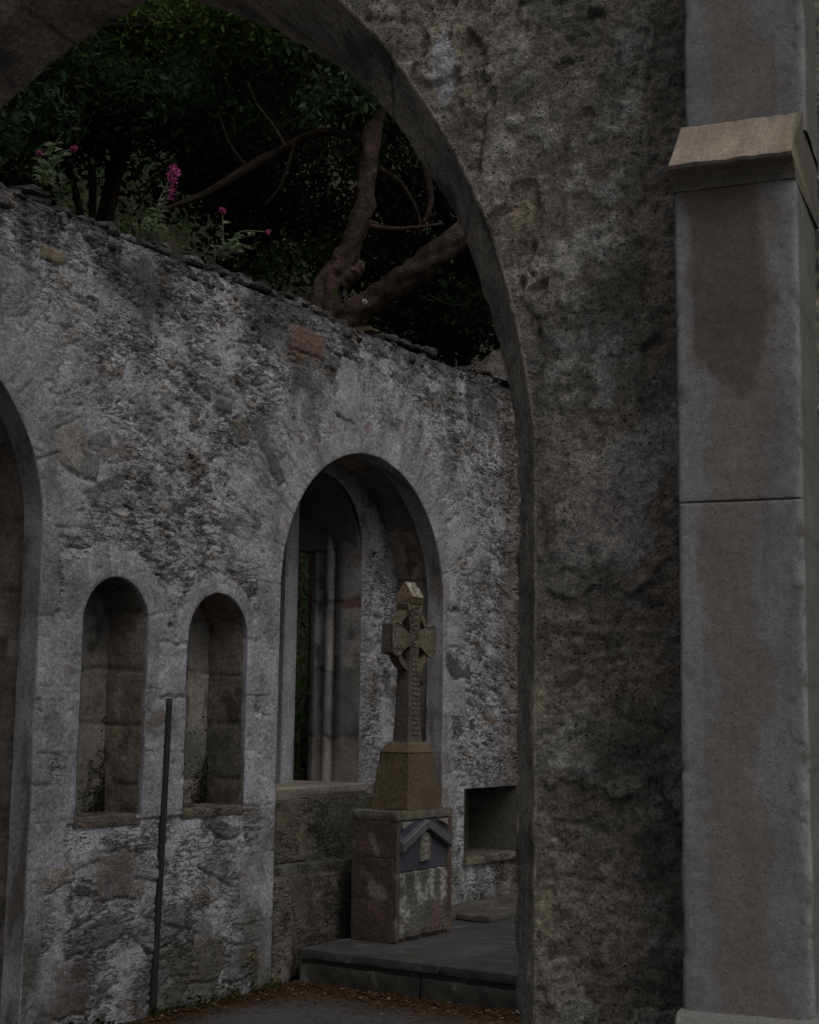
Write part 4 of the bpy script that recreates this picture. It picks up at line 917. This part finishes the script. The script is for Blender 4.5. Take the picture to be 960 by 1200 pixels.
valerian(52, 217, [(-4, -38, .014), (40, -40, .018), (23, -58, 0), (10, -16, 0)], 'small valerian with two tiny pink heads, farthest left on the wall top', 3, 30)
valerian(178, 276, [(24, -74, .036), (16, -50, 0), (-10, -22, 0)], 'tallest valerian with one long magenta flower spike, middle of the wall top', 5, 60)
valerian(262, 303, [(-1, -56, .022), (53, -31, .015), (12, -20, 0), (32, -12, 0)], 'sprawling valerian with a round pink head and a side shoot, right on the wall top', 9, 34)
# a tiny white flower by the leaning trunk
p = at(427, 360, 9.55); g = empty('white_flower', p, 'tiny white flower standing on the coping below the leaning trunk', 'plant')
V, Fc = tube([p, p + np.array([.003, 0, .02]), p + np.array([0, 0, .035])], [.003] * 3, 5); mk('stem', V, Fc, M_LEAF, g, C3(.1, .15, .06))
v = rng.normal(size=(40, 3)); v /= np.linalg.norm(v, axis=1)[:, None]; V, Fc, K = leaves(p + np.array([0, 0, .04]) + v * .014, .008, C3(.62, .62, .56), .1); mk('flower_head', V, Fc, M_PETAL, g, K, False)

# ================================================================== WOODLAND
def crown_pts(blobs, per, spread=.38):
    out = []
    for (c, r) in blobs:
        c = np.asarray(c); k = max(8, int(14 * r * r))
        v = rng.normal(size=(k, 3)); v /= np.linalg.norm(v, axis=1)[:, None]; v *= (rng.random((k, 1)) ** .45)
        cl = c + v * r * np.array([1, 1, .8])
        for q in cl: out.append(q + rng.normal(size=(per, 3)) * spread * r ** .3 * np.array([1, 1, .55]) * .6)
    return np.vstack(out), np.repeat(np.clip(.5 + 1.1 * rng.random(len(out)) ** 1.4, 0, 2), per)
def crown(root, blobs, per, col, size, var=.5, name='crown'):
    P, g_ = crown_pts(blobs, per); V, Fc, K = leaves(P, size, col, var, asp=.45); K = K * np.repeat(g_, 4)[:, None]
    return mk(name, V, Fc, M_LEAF, root, K, False)
BARK = C3(.062, .044, .036)
def limb(root, pts, radii, name, col=BARK, rough=.22, seed=0, seg=14):
    V, Fc = tube(pts, radii, seg, rough, seed); K = np.tile(col, (len(V), 1)) * (1 + .4 * fbm(V[:, 2] * 3, V[:, 0] * 6, 3, seed))[:, None]
    return mk(name, V, Fc, M_BARK, root, K)
D = 12.6
gpt = at(384, 372, D); gb = np.array([gpt[0] + .05, gpt[1] + .1, 0.3])
yew = empty('yew_tree', gb, 'old gnarled yew with twisting reddish trunk and a leaning limb behind the wall', 'tree')
limb(yew, [gb, (gb + gpt) / 2 + [.1, .1, -.3], at(382, 372, D), at(398, 318, D), at(413, 282, D), at(427, 240, D), at(430, 200, D), at(434, 160, D), at(446, 110, D + .2), at(440, 50, D + .3), at(455, -40, D + .5)],
     [.27, .21, .14, .112, .094, .085, .08, .09, .07, .05, .03], 'trunk', BARK * .9, .42, 3, 28)
limb(yew, [at(392, 390, D), at(410, 372, D - .1), at(455, 340, D - .2), at(500, 307, D - .3), at(545, 275, D - .3), at(600, 236, D - .2), at(670, 180, D), at(760, 90, D + .3)], [.13, .122, .115, .113, .115, .105, .09, .05], 'limb', BARK * .85, .36, 8, 28)
limb(yew, [at(436, 165, D), at(410, 158, D + .1), at(372, 155, D + .2), at(335, 172, D + .3), at(292, 196, D + .3), at(245, 224, D + .2), at(190, 246, D)], [.05, .04, .035, .035, .045, .03, .015], 'branch', BARK * .9, .2, 12)
limb(yew, [at(402, 330, D), at(418, 318, D - .1), at(424, 306, D - .15)], [.08, .06, .03], 'branch', BARK * 1.6, .3, 14)
for k, (pts, r0) in enumerate([([(335, 172), (322, 150), (300, 120), (290, 95)], .02), ([(372, 155), (350, 140), (330, 148)], .02), ([(440, 195), (470, 215), (490, 250), (492, 275)], .03), ([(430, 265), (470, 268), (520, 262)], .028),
                               ([(440, 130), (470, 120), (500, 90)], .03), ([(290, 196), (270, 170), (255, 130)], .02), ([(345, 168), (330, 215), (310, 240)], .016), ([(498, 195), (505, 235), (496, 262)], .045), ([(500, 345), (540, 358), (575, 330)], .008), ([(360, 60), (375, 85), (384, 115)], .012), ([(395, 160), (400, 130), (380, 100), (390, 70)], .02)]):
    n = len(pts); limb(yew, [at(x, y, D + .2 + .1 * (k % 3)) for x, y in pts], list(np.linspace(r0, r0 * .4, n)), 'twig', BARK * random.uniform(.6, 1.2), .15, 30 + k, 7)
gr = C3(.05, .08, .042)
crown(yew, [(at(450, -60, 13.2), 1.5), (at(330, 30, 13.4), 1.0), (at(620, -40, 13.2), 1.8), (at(530, 120, 14.2), .9), (at(415, 110, 12.7), .35), (at(500, -200, 13.5), 1.2)], 260, gr, .045)
def tree(px, py, dep, h, blobs, col, size, label, per=230, name='broadleaf_tree', rad=.10):
    p = at(px, py, dep); rel = (p[:2] - A2); z0 = float(hill_h(np.array(rel @ DU), np.array(rel @ DN))); b = np.array([p[0], p[1], z0 - .2])
    o = empty(name, b, label, 'tree', 'trees on the bank behind the wall')
    t = np.array([p[0] + .3, p[1], h]); mid = (b + t) / 2 + [random.uniform(-.3, .3), .1, 0]
    limb(o, [b, b * .7 + mid * .3 + [.05, 0, 0], mid, t], [rad * 1.3, rad, rad * .8, rad * .3], 'trunk', BARK * .8, .2, int(px))
    for q, (c, r) in enumerate(blobs[:3]): limb(o, [mid * .8 + b * .2, (mid + np.asarray(c)) / 2 + [0, 0, .1], c], [rad * .5, rad * .35, .03], 'limb', BARK * .8, .2, int(px) + q, 8)
    crown(o, blobs, per, col, size); return o
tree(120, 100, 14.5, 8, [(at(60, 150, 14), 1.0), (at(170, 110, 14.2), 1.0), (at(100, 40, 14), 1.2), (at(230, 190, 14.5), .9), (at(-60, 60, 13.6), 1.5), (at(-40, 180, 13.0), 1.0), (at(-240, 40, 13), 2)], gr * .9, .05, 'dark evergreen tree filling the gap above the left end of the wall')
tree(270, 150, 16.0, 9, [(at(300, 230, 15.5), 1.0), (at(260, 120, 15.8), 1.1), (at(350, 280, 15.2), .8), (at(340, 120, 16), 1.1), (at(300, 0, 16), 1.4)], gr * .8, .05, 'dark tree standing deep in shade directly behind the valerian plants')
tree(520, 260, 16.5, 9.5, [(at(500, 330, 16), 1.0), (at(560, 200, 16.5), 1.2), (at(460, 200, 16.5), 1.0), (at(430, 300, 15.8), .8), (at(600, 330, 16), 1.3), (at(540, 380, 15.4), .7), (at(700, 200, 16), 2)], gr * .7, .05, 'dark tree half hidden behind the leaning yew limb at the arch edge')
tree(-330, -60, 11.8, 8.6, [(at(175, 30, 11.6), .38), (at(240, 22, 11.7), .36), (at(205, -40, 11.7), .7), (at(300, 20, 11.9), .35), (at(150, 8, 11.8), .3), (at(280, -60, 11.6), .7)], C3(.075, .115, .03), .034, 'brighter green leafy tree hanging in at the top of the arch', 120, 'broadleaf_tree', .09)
# a wider wood either side, out of which the bank's shade comes
tree(-300, -150, 15, 11, [(at(-300, -150, 15), 1.8), (at(-500, 50, 14), 2.0)], gr, .09, 'tall dark tree beyond the left end of the wall', 170)
tree(700, -150, 17, 13, [(at(700, -150, 17.5), 1.8), (at(850, 0, 18), 2.2)], gr, .09, 'tall dark tree rising high above the yew on the bank', 170)
# undergrowth covering the bank
n = 150000; u = rng.uniform(-7, 16, n); d = 1.4 + rng.random(n) ** 1.3 * 13; zz = hill_h(u, d) + rng.exponential(.18, n)
m = fbm(u * .9, d * .9, 4, 90) > -.12; P = Wp(u, d, zz)[m]
V, Fc, K = leaves(P, .042, C3(.056, .09, .042), .5); o = mk('undergrowth', V, Fc, M_LEAF, None, K, False); o['kind'] = 'stuff'
# low leaves seen through the window slit
n = 5000; P = Wp(rng.uniform(2.2, 5.2, n), rng.uniform(1.25, 2.3, n), rng.exponential(.55, n) + .1)
V, Fc, K = leaves(P, .045, C3(.10, .17, .04), .5); b = empty('ivy_bush', Wp(3.6, 1.7, 0), 'green bush outside, seen through the narrow window of the arched recess', 'bush'); mk('foliage', V, Fc, M_LEAF, b, K, False)
for k in range(5): limb(b, [Wp(3.6, 1.7, 0), Wp(3.6 + random.uniform(-.5, .5), 1.7, .5), Wp(3.6 + random.uniform(-1, 1), 1.7 + random.uniform(-.3, .3), 1.1)], [.02, .015, .008], 'stem', BARK, .1, k, 6)

# ---- fallen leaves and petals along the step and the wall foot
n = 2600; dd = rng.uniform(-2.6, .0, n); uu = 1.19 - rng.exponential(.12, n); P1 = Wp(uu, dd, .006 + .012 * rng.random(n))
n2 = 1600; P2 = Wp(rng.uniform(-2.5, 1.2, n2), -.03 - rng.exponential(.09, n2), .006 + .012 * rng.random(n2))
V, Fc, K = leaves(np.vstack([P1, P2]), .014, C3(.10, .055, .03), .5, .85)
pick = np.repeat(rng.random(n + n2) < .06, 4); K[pick] = C3(.30, .28, .24)
o = mk('leaf_litter', V, Fc, M_LITTER, None, K, False); o['kind'] = 'stuff'
n = 900; uu = rng.uniform(-2.5, 1.05, n); P = Wp(uu, -.02 - rng.exponential(.02, n), rng.exponential(.025, n)); P = P[fbm(uu * 3, uu * 0, 3, 6) > -.05]
V, Fc, K = leaves(P, .018, C3(.05, .06, .02), .5); o = mk('weeds', V, Fc, M_LEAF, None, K, False); o['kind'] = 'stuff'
